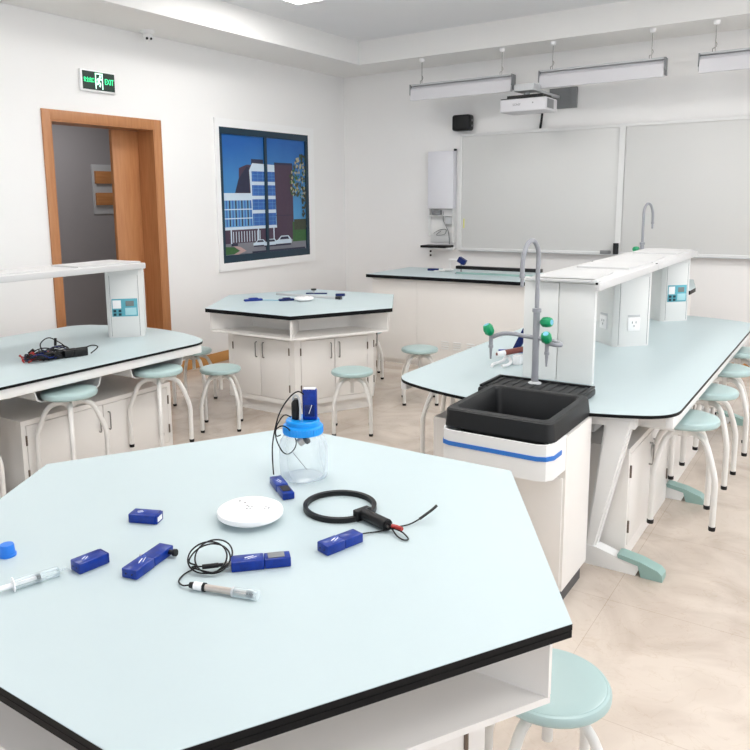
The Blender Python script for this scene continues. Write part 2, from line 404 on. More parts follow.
pt = thing('building_picture', 'large framed print of a glass and brick building under blue sky on the door wall', 'picture', (XL, 6.93, 1.8))
bm = NB(); ring(bm, [(6.055, .996), (7.81, .996), (7.81, 2.635), (6.055, 2.635)], [(6.116, 1.082), (7.695, 1.082), (7.695, 2.547), (6.116, 2.547)], 0, .022)
bmesh.ops.transform(bm, matrix=Matrix.Translation((XL, 0, 0)) @ RX, verts=bm.verts); obj('mount', bm, whitepl, pt, smoothed=False, label='broad white surround')
tealf = mat('teal_frame', (16, 48, 66), .35, noise=(10, .1))
bm = NB()
box(bm, XL, XL+.018, 6.116, 6.16, 1.082, 2.547); box(bm, XL, XL+.018, 7.64, 7.695, 1.082, 2.547)
box(bm, XL, XL+.018, 6.16, 7.64, 2.475, 2.547); box(bm, XL, XL+.018, 6.16, 7.64, 1.082, 1.165); box(bm, XL, XL+.018, 6.86, 6.905, 1.165, 2.475)
obj('frame', bm, tealf, pt, label='dark teal frame with a centre mullion')
# the print: flat coloured shapes on one sheet
def skym():
    m = bpy.data.materials.new('print_sky'); m.use_nodes = True; nt = m.node_tree; b = nt.nodes['Principled BSDF']
    tc = nt.nodes.new('ShaderNodeTexCoord'); sp = nt.nodes.new('ShaderNodeSeparateXYZ'); mr = nt.nodes.new('ShaderNodeMapRange')
    mr.inputs[1].default_value = -.2; mr.inputs[2].default_value = .75
    r = nt.nodes.new('ShaderNodeValToRGB'); r.color_ramp.elements[0].color = hexc(84, 158, 208); r.color_ramp.elements[1].color = hexc(22, 92, 168)
    n = nt.nodes.new('ShaderNodeTexNoise'); n.inputs['Scale'].default_value = 3
    ad = nt.nodes.new('ShaderNodeMath'); ad.operation = 'MULTIPLY_ADD'; ad.inputs[1].default_value = .3
    nt.links.new(tc.outputs['Object'], sp.inputs[0]); nt.links.new(tc.outputs['Object'], n.inputs['Vector'])
    nt.links.new(sp.outputs['Z'], mr.inputs[0]); nt.links.new(n.outputs['Fac'], ad.inputs[0]); nt.links.new(mr.outputs[0], ad.inputs[2])
    nt.links.new(ad.outputs[0], r.inputs[0]); nt.links.new(r.outputs[0], b.inputs['Base Color']); b.inputs['Roughness'].default_value = .4
    return m
PM = {'sky': skym(), 'white': mat('print_white', (205, 222, 236), .45, noise=(20, .04)), 'glass': mat('print_glass', (50, 100, 175), .4, noise=(14, .3)),
      'dark': mat('print_dark', (38, 40, 66), .45, noise=(20, .2)), 'brick': mat('print_brick', (70, 52, 72), .45, noise=(30, .15)),
      'grey': mat('print_road', (128, 130, 140), .45, noise=(20, .1)), 'green': mat('print_grass', (52, 98, 52), .45, noise=(40, .3)),
      'leaf': mat('print_leaf', (58, 66, 50), .45, noise=(60, .5)), 'pink': mat('print_path', (190, 160, 158), .45, noise=(20, .05)),
      'lblue': mat('print_pale_blue', (100, 158, 206), .45, noise=(20, .15)), 'lleaf': mat('print_pale_leaf', (176, 172, 140), .45, noise=(60, .4))}
PK = list(PM); PB = NB(); LAY = [0]
def pq(col, *pts):
    LAY[0] += 1; x = XL+.003+LAY[0]*.00004
    f = PB.faces.new([PB.verts.new((x, p[0], p[1])) for p in pts]); f.material_index = PK.index(col)
    return f
def pr(col, y0, y1, z0, z1): return pq(col, (y0, z0), (y1, z0), (y1, z1), (y0, z1))
pr('sky', 6.13, 7.68, 1.10, 2.53)
pr('grey', 6.13, 7.68, 1.10, 1.32)
pq('brick', (6.353, 1.84), (6.426, 2.01), (6.43, 2.12), (6.56, 2.16), (6.70, 2.16), (6.70, 1.84))
pq('dark', (6.353, 1.84), (6.42, 2.0), (6.56, 2.14), (6.60, 2.13), (6.60, 1.84))
pr('dark', 6.64, 6.85, 2.16, 2.225)
pr('white', 6.16, 6.66, 1.765, 1.845); pr('lblue', 6.17, 6.64, 1.47, 1.765)
for k in range(9): pr('dark' if k % 2 else 'glass', 6.20+k*.05, 6.222+k*.05, 1.48, 1.765)
for z in (1.56, 1.66): pr('white', 6.17, 6.64, z, z+.012)
pr('brick', 6.16, 7.09, 1.29, 1.44); pr('white', 6.16, 7.10, 1.44, 1.472)
for k in range(11): pr('white', 6.30+k*.045, 6.312+k*.045, 1.30, 1.42)
for k in (6.26, 6.72, 7.0): pr('white', k, k+.02, 1.27, 1.45)
pq('white', (6.60, 2.10), (6.655, 2.18), (7.05, 2.17), (7.06, 1.46), (6.64, 1.46))
for z0, z1 in ((1.975, 2.09), (1.815, 1.935), (1.655, 1.775), (1.475, 1.615)):
    pr('glass', 6.64, 7.055, z0, z1)
    for k in range(5): pr('lblue', 6.66+k*.084, 6.664+k*.084, z0, z1)
    for k in range(1, 3): pr('lblue', 6.64, 7.055, z0+(z1-z0)*k/3, z0+(z1-z0)*k/3+.003)
pq('brick', (7.045, 2.19), (7.386, 2.197), (7.392, 1.29), (7.073, 1.29)); pr('dark', 7.045, 7.386, 2.175, 2.2)
pr('dark', 7.05, 7.39, 1.58, 1.586)
pr('green', 7.37, 7.68, 1.26, 1.50); pr('leaf', 7.40, 7.68, 1.40, 1.53)
for i in range(260):
    y = random.uniform(7.33, 7.66); z = random.uniform(1.75, 2.30)
    if z > 1.80+(y-7.33)*1.5+.25 or z < 1.84-(y-7.33)*.3: continue
    s = random.uniform(.008, .022)
    pq(random.choice(['leaf', 'lleaf', 'leaf', 'green', 'lleaf']), *[(y+s*math.cos(a), z+s*1.1*math.sin(a)) for a in (.3, 1.6, 2.7, 4, 5.2)])
for i in range(26):
    y = random.uniform(7.56, 7.66); z = random.uniform(1.42, 1.85); s = .02
    pq('leaf', *[(y+s*math.cos(a), z+s*math.sin(a)) for a in (.3, 1.6, 2.7, 4, 5.2)])
pq('green', (6.15, 1.26), (6.30, 1.25), (6.385, 1.205), (6.30, 1.175), (6.15, 1.17)); pq('pink', (6.28, 1.265), (6.40, 1.25), (6.50, 1.20), (6.36, 1.165), (6.28, 1.168), (6.40, 1.205))
pr('dark', 6.6, 7.6, 1.165, 1.185)
def car(y, z, s, flip=1):
    pq('dark', (y-.10*s, z), (y+.10*s, z), (y+.10*s, z+.02*s), (y-.10*s, z+.02*s))
    pq('white', (y-.11*s, z+.015*s), (y+.11*s, z+.015*s), (y+.11*s, z+.045*s), (y+.07*s, z+.08*s), (y-.03*s, z+.08*s), (y-.07*s, z+.05*s), (y-.11*s, z+.04*s))
    pq('dark', (y-.05*s, z+.05*s), (y+.08*s, z+.05*s), (y+.06*s, z+.072*s), (y-.025*s, z+.072*s))
car(6.73, 1.235, 1.0); car(6.93, 1.225, 1.1); car(7.17, 1.225, 1.45)
pr('dark', 6.25, 6.36, 1.262, 1.29)
obj('print', PB, [PM[k] for k in PK], pt, smoothed=False, normals=False)

# ---------------------------------------------------------------- whiteboard wall
t = thing('whiteboard', 'large two-panel whiteboard with pale frame on the back wall', 'whiteboard', (-2.2, YB, 1.8))
BX = [(-4.10, -2.205), (-2.205, -.25)]; Z0, Z1 = 1.125, 2.515
for a, b in BX:
    bm = NB(); box(bm, a+.035, b-.03, YB-.03, YB-.018, Z0+.03, Z1-.03, .003); obj('board_panel', bm, boardm, t)
bm = NB()
box(bm, -4.10, -.25, YB-.045, YB, Z1-.035, Z1, .003); box(bm, -4.10, -.25, YB-.045, YB, Z0, Z0+.035, .005)
for x in (-4.10, -2.235, -.285): box(bm, x, x+(.06 if x == -2.235 else .035), YB-.045, YB, Z0+.034, Z1-.034)
box(bm, -4.06, -.28, YB-.018, YB-.002, Z0+.036, Z1-.036)
obj('frame', bm, framem, t)
bm = NB(); box(bm, -4.08, -.27, YB-.09, YB-.045, Z0+.0, Z0+.01, .003); obj('pen_ledge', bm, lgrey, t)
bm = NB(); box(bm, -2.38, -2.27, YB-.085, YB-.05, Z0+.012, Z0+.05, .005); tag(obj('board_eraser', bm, greypl), 'grey board eraser lying on the whiteboard ledge', 'eraser')
bm = NB(); cyl(bm, (-2.215, YB-.07, Z0+.012), (-2.215, YB-.07, Z0+.13), .028, 16); tag(obj('pen_pot', bm, eraser), 'small black upright pot at the joint of the whiteboard panels', 'pen pot')
bm = NB(); box(bm, -4.045, -4.03, YB-.032, YB-.0285, 1.40, 1.51); tag(obj('sticky_strip', bm, yel), 'small yellow strip stuck at the whiteboard left edge', 'sticker')

t = thing('wall_cabinet', 'tall narrow pale wall cabinet with open lower shelves left of the whiteboard', 'cabinet', (-4.33, YB, 1.2))
bm = NB(); box(bm, -4.50, -4.155, YB-.10, YB, 1.635, 2.325, .006); obj('door', bm, wallbox, t)
bm = NB(); box(bm, -4.495, -4.16, YB-.02, YB, 1.22, 1.632, .002)
box(bm, -4.50, -4.488, YB-.09, YB-.02, 1.3, 1.632); box(bm, -4.168, -4.155, YB-.09, YB-.02, 1.22, 1.632); box(bm, -4.495, -4.16, YB-.09, YB-.02, 1.545, 1.555)
obj('body', bm, framem, t)
bm = NB(); box(bm, -4.45, -4.34, YB-.08, YB-.02, 1.558, 1.615, .004); obj('socket_block', bm, greypl, t, label='dark grey socket block')
bm = NB(); box(bm, -4.28, -4.18, YB-.07, YB-.02, 1.44, 1.54, .006); obj('small_box', bm, lgrey, t)
bm = NB(); tube(bm, smooth([(-4.31, YB-.05, 1.60), (-4.30, YB-.05, 1.48), (-4.24, YB-.05, 1.36), (-4.21, YB-.06, 1.20)]), .004, 6)
tube(bm, smooth([(-4.44, YB-.05, 1.33), (-4.36, YB-.06, 1.37), (-4.27, YB-.05, 1.38), (-4.29, YB-.05, 1.32), (-4.40, YB-.05, 1.31), (-4.34, YB-.05, 1.36)]), .004, 6)
obj('cable', bm, greypl, t)
bm = NB(); box(bm, -4.155, -4.13, YB-.09, YB-.05, 2.32, 2.345, .002); obj('corner_clip', bm, blackp, t)
bm = NB(); box(bm, -4.52, -4.15, YB-.22, YB, 1.148, 1.163, .004); box(bm, -4.42, -4.18, YB-.1, YB, 1.12, 1.148, .004); tag(obj('wall_shelf', bm, whitepl), 'small white wall shelf below the narrow cabinet', 'shelf')
bm = NB(); box(bm, -4.52, -4.17, YB-.25, YB-.03, 1.164, 1.192, .006); tag(obj('media_player', bm, blackp), 'flat black box lying on the small white wall shelf', 'player')
t = thing('wall_socket', 'tiny wall socket plate with two dark holes below the shelf', 'socket', (-4.50, YB, 1.07))
bm = NB(); box(bm, -4.535, -4.465, YB-.008, YB, 1.03, 1.13, .002); obj('plate', bm, wallm, t)
for z in (1.055, 1.105):
    bm = NB(); cyl(bm, (-4.50, YB-.011, z), (-4.50, YB-.006, z), .014, 12); obj('outlet', bm, blackp, t)

t = thing('speaker', 'small black wall speaker above the left corner of the whiteboard', 'speaker', (-4.03, YB, 2.63))
bm = NB(); box(bm, -4.155, -3.925, YB-.16, YB-.02, 2.545, 2.73, .03, 4); obj('cabinet', bm, blackp, t)
bm = NB(); box(bm, -4.06, -4.02, YB-.03, YB, 2.60, 2.67); obj('bracket', bm, blackp, t)
bm = NB(); cyl(bm, (-3.926, YB-.09, 2.66), (-3.915, YB-.09, 2.66), .012, 12); cyl(bm, (-3.926, YB-.09, 2.60), (-3.915, YB-.09, 2.60), .012, 12); obj('knob', bm, greypl, t)

t = thing('projector', 'white short-throw projector with black top on a wall arm above the whiteboard', 'projector', (-2.98, 7.6, 2.62))
bm = NB(); box(bm, -3.22, -2.735, 7.6, 7.94, 2.622, 2.75, .012, 3); obj('body', bm, offw, t)
bm = NB(); prism(bm, [(-3.215, 7.602), (-2.74, 7.602), (-2.74, 7.938), (-3.215, 7.938)], 2.7505, 2.757); prism(bm, [(-3.17, 7.66), (-2.79, 7.66), (-2.79, 7.92), (-3.17, 7.92)], 2.757, 2.79); obj('top_cover', bm, blackp, t, label='black top cover')
bm = NB(); box(bm, -2.7345, -2.729, 7.64, 7.82, 2.645, 2.735, .002); obj('side_grille', bm, greypl, t, label='grey side grille')
bm = NB(); box(bm, -3.10, -2.89, 7.66, 7.88, 2.83, 2.90, .006); box(bm, -2.94, -2.90, 7.88, 8.50, 2.83, 2.858, .004); cyl(bm, (-3.0, 7.77, 2.785), (-3.0, 7.77, 2.845), .03, 16); obj('wall_arm', bm, lgrey, t)
bm = NB(); box(bm, -3.02, -2.71, 8.50, 8.53, 2.72, 2.94, .004); box(bm, -2.79, -2.71, 8.49, 8.5, 2.72, 2.94, .002); obj('wall_plate', bm, greypl, t, label='grey wall plate')
bm = NB(); tube(bm, smooth([(-3.09, 8.49, 2.78), (-3.095, 8.49, 2.65), (-3.11, 8.49, 2.52)]), .014, 8); obj('cable', bm, blackp, t)
RY = Matrix(((1, 0, 0, 0), (0, 0, -1, 0), (0, 1, 0, 0), (0, 0, 0, 1)))   # text facing -Y
bm = text_bm('SONY', .032, .0008, Matrix.Translation((-3.04, 7.599, 2.69)) @ RY); obj('logo', bm, greypl, t, smoothed=False)
bm = NB(); cyl(bm, (-2.87, 7.598, 2.70), (-2.87, 7.602, 2.70), .007, 12); obj('sensor_window', bm, greypl, t)

# ---------------------------------------------------------------- cabinet faces
def c_handle(bm, o, u, n_, uc, z0, z1, off=.028):
    u = Vector(u); n_ = Vector(n_); o = Vector((o[0], o[1], 0))
    P = [o+u*uc+Vector((0, 0, z0)), o+u*uc+n_*off+Vector((0, 0, z0)), o+u*uc+n_*off+Vector((0, 0, z1)), o+u*uc+Vector((0, 0, z1))]
    pts = [P[0], P[0].lerp(P[1], .75), P[1].lerp(P[2], .06), P[1].lerp(P[2], .94), P[3].lerp(P[2], .75), P[3]]
    tube(bm, pts, .0045, 8)
def face_body(bm, o, u, n_, w, z0, z1, st=.05, top=.035, bot=.04, mid=0, dep=.014):
    """stiles and rails proud of a recessed carcass by dep"""
    frame_box(bm, o, u, n_, 0, st, -dep, 0, z0, z1); frame_box(bm, o, u, n_, w-st, w, -dep, 0, z0, z1)
    frame_box(bm, o, u, n_, st, w-st, -dep, 0, z1-top, z1); frame_box(bm, o, u, n_, st, w-st, -dep, 0, z0, z0+bot)
def doors(t, o, u, n_, w, z0, z1, st=.05, top=.035, bot=.04, n=2, m=whitem, dep=.014, hz=(.42, .55), off=.028):
    g = .003; iw = (w-2*st)/n
    for k in range(n):
        a, b = st+k*iw+g, st+(k+1)*iw-g
        bm = NB(); frame_box(bm, o, u, n_, a, b, -dep+.001, .002, z0+bot+g, z1-top-g, .0015)
        d = obj('door', bm, m, t)
        inner = b-.035 if k % 2 == 0 else a+.035
        outer = a-.004 if k % 2 == 0 else b+.004
        bm = NB(); c_handle(bm, o, u, n_, inner, hz[0], hz[1], off); obj('handle', bm, metal, d)
        for zz in (z0+bot+.07, z1-top-.12):
            bm = NB(); q = Vector((o[0], o[1], 0))+Vector(u)*outer+Vector(n_)*.003
            cyl(bm, q+Vector((0, 0, zz)), q+Vector((0, 0, zz+.06)), .006, 8); obj('hinge', bm, darkmetal, d)

# ---------------------------------------------------------------- hexagonal tables
def hexp(cx, cy, R): return [(cx+R*math.cos(PI/3*k), cy+R*math.sin(PI/3*k)) for k in range(6)]
def hex_table(cx, cy, label):
    t = thing('hexagonal_table', label, 'table', (cx, cy, 0), 0, 'hexagonal lab tables'); R = .905; ZT = .872
    bm = NB(); prism(bm, hexp(cx, cy, R), ZT-.0015, ZT); obj('laminate_top', bm, mint, t, smoothed=False, label='pale mint laminate surface')
    bm = NB(); prism(bm, hexp(cx, cy, R+.0005), ZT-.0155, ZT-.0015); prism(bm, hexp(cx, cy, R-.002), ZT-.0175, ZT-.0155); prism(bm, hexp(cx, cy, R), ZT-.032, ZT-.0175)
    obj('edge_slab', bm, edgem, t, smoothed=False, label='thick black double edge')
    # open book boxes under the top
    zb, zt, Rb = .672, .840, .864
    bm = NB(); prism(bm, hexp(cx, cy, Rb), zb, zb+.016); prism(bm, hexp(cx, cy, Rb-.01), zt-.010, zt)
    hb = hexp(cx, cy, .50); ring(bm, hb, hexp(cx, cy, .485), zb+.016, zt-.010)
    for k in range(6):
        a = PI/3*k; u = (math.cos(a), math.sin(a), 0); n_ = (-math.sin(a), math.cos(a), 0)
        frame_box(bm, (cx, cy), u, n_, .49, Rb-.002, -.009, .009, zb+.016, zt-.010)
    obj('shelf_box', bm, whitem, t, smoothed=False)
    Rc = .715; z0, z1 = .10, zb
    bm = NB(); prism(bm, hexp(cx, cy, Rc-.0165), z0, z1)
    fr = []
    for k in range(6):
        a0 = hexp(cx, cy, Rc)[k]; a1 = hexp(cx, cy, Rc)[(k+1) % 6]
        u = Vector((a1[0]-a0[0], a1[1]-a0[1], 0)); w = u.length; u.normalize(); n_ = Vector((u.y, -u.x, 0))
        face_body(bm, a0, u, n_, w, z0, z1, st=.055); fr.append((a0, u, n_, w))
    obj('cabinet_body', bm, whitem, t, smoothed=False)
    bm = NB(); prism(bm, hexp(cx, cy, Rc-.045), 0, z0); obj('plinth', bm, whitem, t, smoothed=False)
    for a0, u, n_, w in fr: doors(t, a0, u, n_, w, z0, z1, st=.055, hz=(.475, .60), off=.022)
    return t
hex_table(-1.342, 1.468, 'large hexagonal mint-topped lab table filling the foreground, with sensors and a jar on it')
hex_table(-4.062, 5.314, 'hexagonal mint-topped lab table standing in the back below the building picture')

# ---------------------------------------------------------------- stools
def build_stool():
    t = thing('lab_stool', 'stool', 'stool', (0, 0, 0), 0)
    bm = NB(); lathe(bm, [(.05, .448), (.135, .446), (.154, .449), (.160, .457), (.160, .468), (.155, .4765), (.1485, .4790), (.1475, .4782), (.1465, .4795), (.140, .4815), (.10, .4812), (.001, .4808)], 48); obj('seat', bm, seatm, t, local=True)
    bm = NB(); lathe(bm, [(.010, .300), (.0145, .302), (.0145, .385), (.030, .388), (.034, .40), (.034, .425), (.03, .43), (.014, .431), (.014, .440), (.075, .441), (.075, .4485)], 24); obj('hub', bm, stoolm, t, local=True)
    for k in range(4):
        a = PI/4+k*PI/2; c, s = math.cos(a), math.sin(a)
        P = smooth([(q*c, q*s, z) for q, z in ((.012, .402), (.05, .413), (.090, .408), (.125, .388), (.149, .350), (.171, .300), (.189, .250), (.196, .218), (.197, .18), (.197, .10), (.197, .012))], 4)
        bm = NB(); tube(bm, P, .0145, 12); l = obj('leg', bm, stoolm, t, local=True)
        bm = NB(); lathe(bm, [(.0155, 0), (.0165, .004), (.0165, .018), (.0148, .019)], 16, Matrix.Translation((.197*c, .197*s, 0))); obj('foot_cap', bm, blackp, l, local=True, label='black foot cap')
    return t
st0 = build_stool()
HG = .14
def rot(dx, dy): return math.atan2(dy, dx)
stools = [
    ((-.598, 1.823, 0), rot(1, .6), 'mint stool on the floor at the right corner of the foreground hexagonal table'),
    ((-4.06, 4.21, 0), rot(.2, .16), 'mint stool on the floor in front of the left doors of the back hexagonal table'),
    ((-3.13, 4.67, 0), rot(.211, .135), 'mint stool on the floor by the right doors of the back hexagonal table'),
    ((-3.11, 5.70, 0), rot(.212, .131), 'mint stool on the floor before the white teacher desk, left of the sink bench'),
    ((-4.78, 4.63, 0), .45, 'mint stool on the floor half hidden behind the end of the left bench'),
    ((-4.02, 6.26, 0), rot(.2, .16), 'mint stool hidden behind the back hexagonal table, only a leg showing'),
    ((-.665, 3.975, HG), .24, 'mint stool hooked on the right bench, nearest of that row'),
    ((-.665, 4.63, HG), -.03, 'mint stool hooked on the right bench, second of that row from the camera'),
    ((-.665, 5.28, HG), .12, 'mint stool hooked on the right bench, third of that row, at the photo edge'),
    ((-.665, 5.94, HG), .10, 'mint stool hooked on the right bench, farthest of that row, cut by the photo edge'),
    ((-2.065, 4.22, HG), 0, 'stool hooked left of the black sink, only one bent leg showing'),
    ((-3.80, 3.355, HG), .06, 'mint stool hooked under the left bench, right of the two whole seats'),
    ((-3.80, 2.665, HG), .17, 'mint stool hooked under the left bench, left of the two whole seats'),
    ((-3.80, 1.975, HG), .25, 'stool hooked under the left bench, cut by the left photo edge, only a leg showing'),
]
for i, (l, r_, lb) in enumerate(stools):
    g = 'stools hooked on the benches' if l[2] > 0 else 'stools standing on the floor'
    if i == 0: st0.location = l; st0.rotation_euler = (0, 0, r_); st0['label'] = lb; s_ = st0
    else: s_ = dup(st0, l, r_, lb)
    s_['group'] = g
    if l[2] > 0: s_.scale = (1, 1, 1.1)      # seat screwed up higher on the hooked ones

# ---------------------------------------------------------------- long benches
def bench_outline(cx, w, y0, y1, ins=0):
    w -= ins; y0 += ins; y1 -= ins; P = []
    def end(ye, s):
        q = []
        for k in range(13):
            x = -.60*w/.725+k*(1.20*w/.725)/12; q.append((cx+x, ye-s*.2*(x/w)**2))
        return q
    top = end(y1, 1)        # left to right
    c = [(cx+w, y1-.33)]
    def bez(a, b, cpt, n=7):
        return [((1-t)**2*a[0]+2*t*(1-t)*cpt[0]+t*t*b[0], (1-t)**2*a[1]+2*t*(1-t)*cpt[1]+t*t*b[1]) for t in [i/n for i in range(1, n)]]
    R1 = (cx+w, y1-.33); L1 = (cx-w, y1-.33); R0 = (cx+w, y0+.33); L0 = (cx-w, y0+.33)
    bot = end(y0, -1)
    P += bot                                                    # left to right along near end
    P += bez(bot[-1], R0, (cx+w, y0+.2)) + [R0, R1] + bez(R1, top[-1], (cx+w, y1-.2))
    P += top[::-1] + bez(top[0], L1, (cx-w, y1-.2)) + [L1, L0] + bez(L0, bot[0], (cx-w, y0+.2))
    return P
def notch(P, x0, x1, yn):
    a = [p for p in P[:13] if p[0] < x0-.004]; b = [p for p in P[:13] if p[0] > x1+.004]
    while len(a) < 5: a.append(a[-1])
    f = lambda x, p, q: p[1]+(q[1]-p[1])*(x-p[0])/(q[0]-p[0])
    k = len([p for p in P[:13] if p[0] < x0-.004]); ya = f(x0, P[k-1], P[k])
    k = 13-len(b); yb = f(x1, P[k-1], P[k])
    return a+[(x0, ya), (x0, yn), (x1, yn), (x1, yb)]+b+P[13:]
def cradle_bm(xe, s, yc):
    """stool hook: a bent U sheet under the apron. xe table edge, s outward sign"""
    bm = NB(); xi, xo = xe-s*.33, xe-s*.05
    prof = [(-.235, .725), (-.228, .68), (-.218, .645), (-.195, .6285), (-.16, .6225), (.16, .6225), (.195, .6285), (.218, .645), (.228, .68), (.235, .725)]
    th = .005; lo = [];
    for px in (xi, xo):
        row = [bm.verts.new((px, yc+p[0], p[1])) for p in prof]
        rin = [bm.verts.new((px, yc+p[0]*.97, p[1]+(th if abs(p[0]) < .19 else .002))) for p in prof]
        lo.append((row, rin))
    n = len(prof)
    for i in range(n-1):
        bm.faces.new((lo[0][0][i], lo[1][0][i], lo[1][0][i+1], lo[0][0][i+1])); bm.faces.new((lo[0][1][i+1], lo[1][1][i+1], lo[1][1][i], lo[0][1][i]))
        for k in (0, 1): bm.faces.new((lo[k][0][i], lo[k][0][i+1], lo[k][1][i+1], lo[k][1][i]))
    for i in (0, n-1): bm.faces.new((lo[0][0][i], lo[0][1][i], lo[1][1][i], lo[1][0][i]))
    return bm
def leg_frame(t, cx, y, sides=(-1, 1)):
    for s in sides:
        bm = NB()      # slanting column
        a0, a1, b0, b1 = .375, .44, .455, .615
        vs = []
        for (u0, u1, z) in ((a0, a1, .055), (b0, b1, .745)):
            pass
        q = [(.355, .06), (.405, .06), (.555, .745), (.43, .745)]
        F = [bm.verts.new((cx+s*x, y-.032, z)) for x, z in q]; B = [bm.verts.new((cx+s*x, y+.032, z)) for x, z in q]
        bm.faces.new(F); bm.faces.new(B[::-1])
        for i in range(4): bm.faces.new((F[i], F[(i+1) % 4], B[(i+1) % 4], B[i]))
        bmesh.ops.bevel(bm, geom=list(bm.edges), offset=.01, segments=3, affect='EDGES')
        obj('slanted_leg', bm, steelw, t)
        bm = NB()      # foot arm: thick at the centre, thin at the tip
        q = [(.0, .0), (.60, .0), (.62, .05), (.50, .072), (.42, .095), (.0, .11)]
        F = [bm.verts.new((cx+s*x, y-.035, z)) for x, z in q]; B = [bm.verts.new((cx+s*x, y+.035, z)) for x, z in q]
        bm.faces.new(F); bm.faces.new(B[::-1])
        for i in range(len(q)): bm.faces.new((F[i], F[(i+1) % len(q)], B[(i+1) % len(q)], B[i]))
        bmesh.ops.recalc_face_normals(bm, faces=bm.faces)
        obj('foot', bm, steelw, t)
        bm = NB()      # mint toe cover
        q = [(.52, .068), (.61, .052), (.625, .0), (.72, .0), (.718, .03), (.70, .048), (.62, .074), (.53, .088), (.515, .085)]
        F = [bm.verts.new((cx+s*x, y-.039, z)) for x, z in q]; B = [bm.verts.new((cx+s*x, y+.039, z)) for x, z in q]
        bm.faces.new(F); bm.faces.new(B[::-1])
        for i in range(len(q)): bm.faces.new((F[i], F[(i+1) % len(q)], B[(i+1) % len(q)], B[i]))
        obj('toe_cover', bm, footm, t, label='mint green toe cover', smoothed=False)
def bench(cx, y0, y1, label, cradles, frames, sink=False):
    t = thing('island_bench', label, 'bench', (cx, (y0+y1)/2, 0), 0, 'island benches'); ZT = .78; w = .725
    B_ = lambda *a: (notch(bench_outline(*a), -1.462, -.996, 3.435) if sink else bench_outline(*a))
    bm = NB(); prism(bm, B_(cx, w, y0, y1), ZT-.0015, ZT); obj('laminate_top', bm, mint, t, label='pale mint laminate surface')
    bm = NB(); prism(bm, B_(cx, w+.0008, y0-.0008, y1+.0008), ZT-.0165, ZT-.0015); obj('edge_slab', bm, edgem, t, label='thin black edge')
    bm = NB()
    for sx in (-1, 1):
        xa, xb = cx+sx*(w-.012), cx+sx*(w-.05)
        box(bm, min(xa, xb), max(xa, xb), y0+.24, y1-.24, .705, ZT-.0165, .006)
    for y in frames + [y1-.34, y0+.40]:
        xw = w-(.02 if y0+.33 < y < y1-.33 else .16); box(bm, cx-(xw if y != 3.52 else .3), cx+xw, y-.03, y+.03, .70, .757, .006)
    cyl(bm, (cx+w-.05, y0+.40, .70), (cx+w-.05, y0+.40, .69), .02, 12)
    obj('apron', bm, steelw, t)
    bm = NB(); box(bm, cx-.33, cx+.33, y0+.35, y1-.35, .60, ZT-.0165, .004); obj('cable_duct', bm, steelw, t)
    for y in frames: leg_frame(t, cx, y, (1,) if y == 3.52 else (-1, 1))
    for s, y in cradles: obj('stool_cradle', cradle_bm(cx+s*w, s, y), steelw, t)
    return t
LCX, RCX = -4.50, -1.355
bench(LCX, .62, 3.99, 'long mint-topped bench at the left with a coil of leads on it', [(1, 3.375), (1, 2.685), (1, 1.995), (1, 1.305)], [2.30, .95])
bench(RCX, 3.33, 6.70, 'long mint-topped bench at the right with the black sink at its near end', [(1, 4.0), (1, 4.65), (1, 5.30), (1, 5.95), (-1, 4.22), (-1, 4.88)], [3.52, 4.585, 6.40], True)
# base cabinets under the benches
def base_cabinet(cx, hw, y0, y1, z1, label):
    t = thing('base_cabinet', label, 'cabinet', (cx, (y0+y1)/2, 0), 0, 'cabinets under the benches')
    bm = NB(); box(bm, cx-hw+.014, cx+hw-.014, y0, y1, .0, z1)
    for s in (1, -1):
        o = (cx+s*hw, y0 if s > 0 else y1); u = (0, s, 0); n_ = (s, 0, 0)
        face_body(bm, o, u, n_, y1-y0, 0, z1, st=.03, top=.03, bot=.07)
    obj('body', bm, whitem, t, smoothed=False)
    for s in (1, -1):
        o = (cx+s*hw, y0 if s > 0 else y1); u = (0, s, 0); n_ = (s, 0, 0)
        doors(t, o, u, n_, y1-y0, 0, z1, st=.03, top=.03, bot=.07, hz=(z1-.20, z1-.085), off=.022)
    return t
base_cabinet(LCX, .535, 2.44, 3.60, .50, 'white two-door cabinet under the left bench')
base_cabinet(RCX, .52, 3.60, 4.52, .57, 'white two-door cabinet under the right bench, nearer of two')
base_cabinet(RCX, .52, 4.65, 5.57, .57, 'white two-door cabinet under the right bench, farther of two')

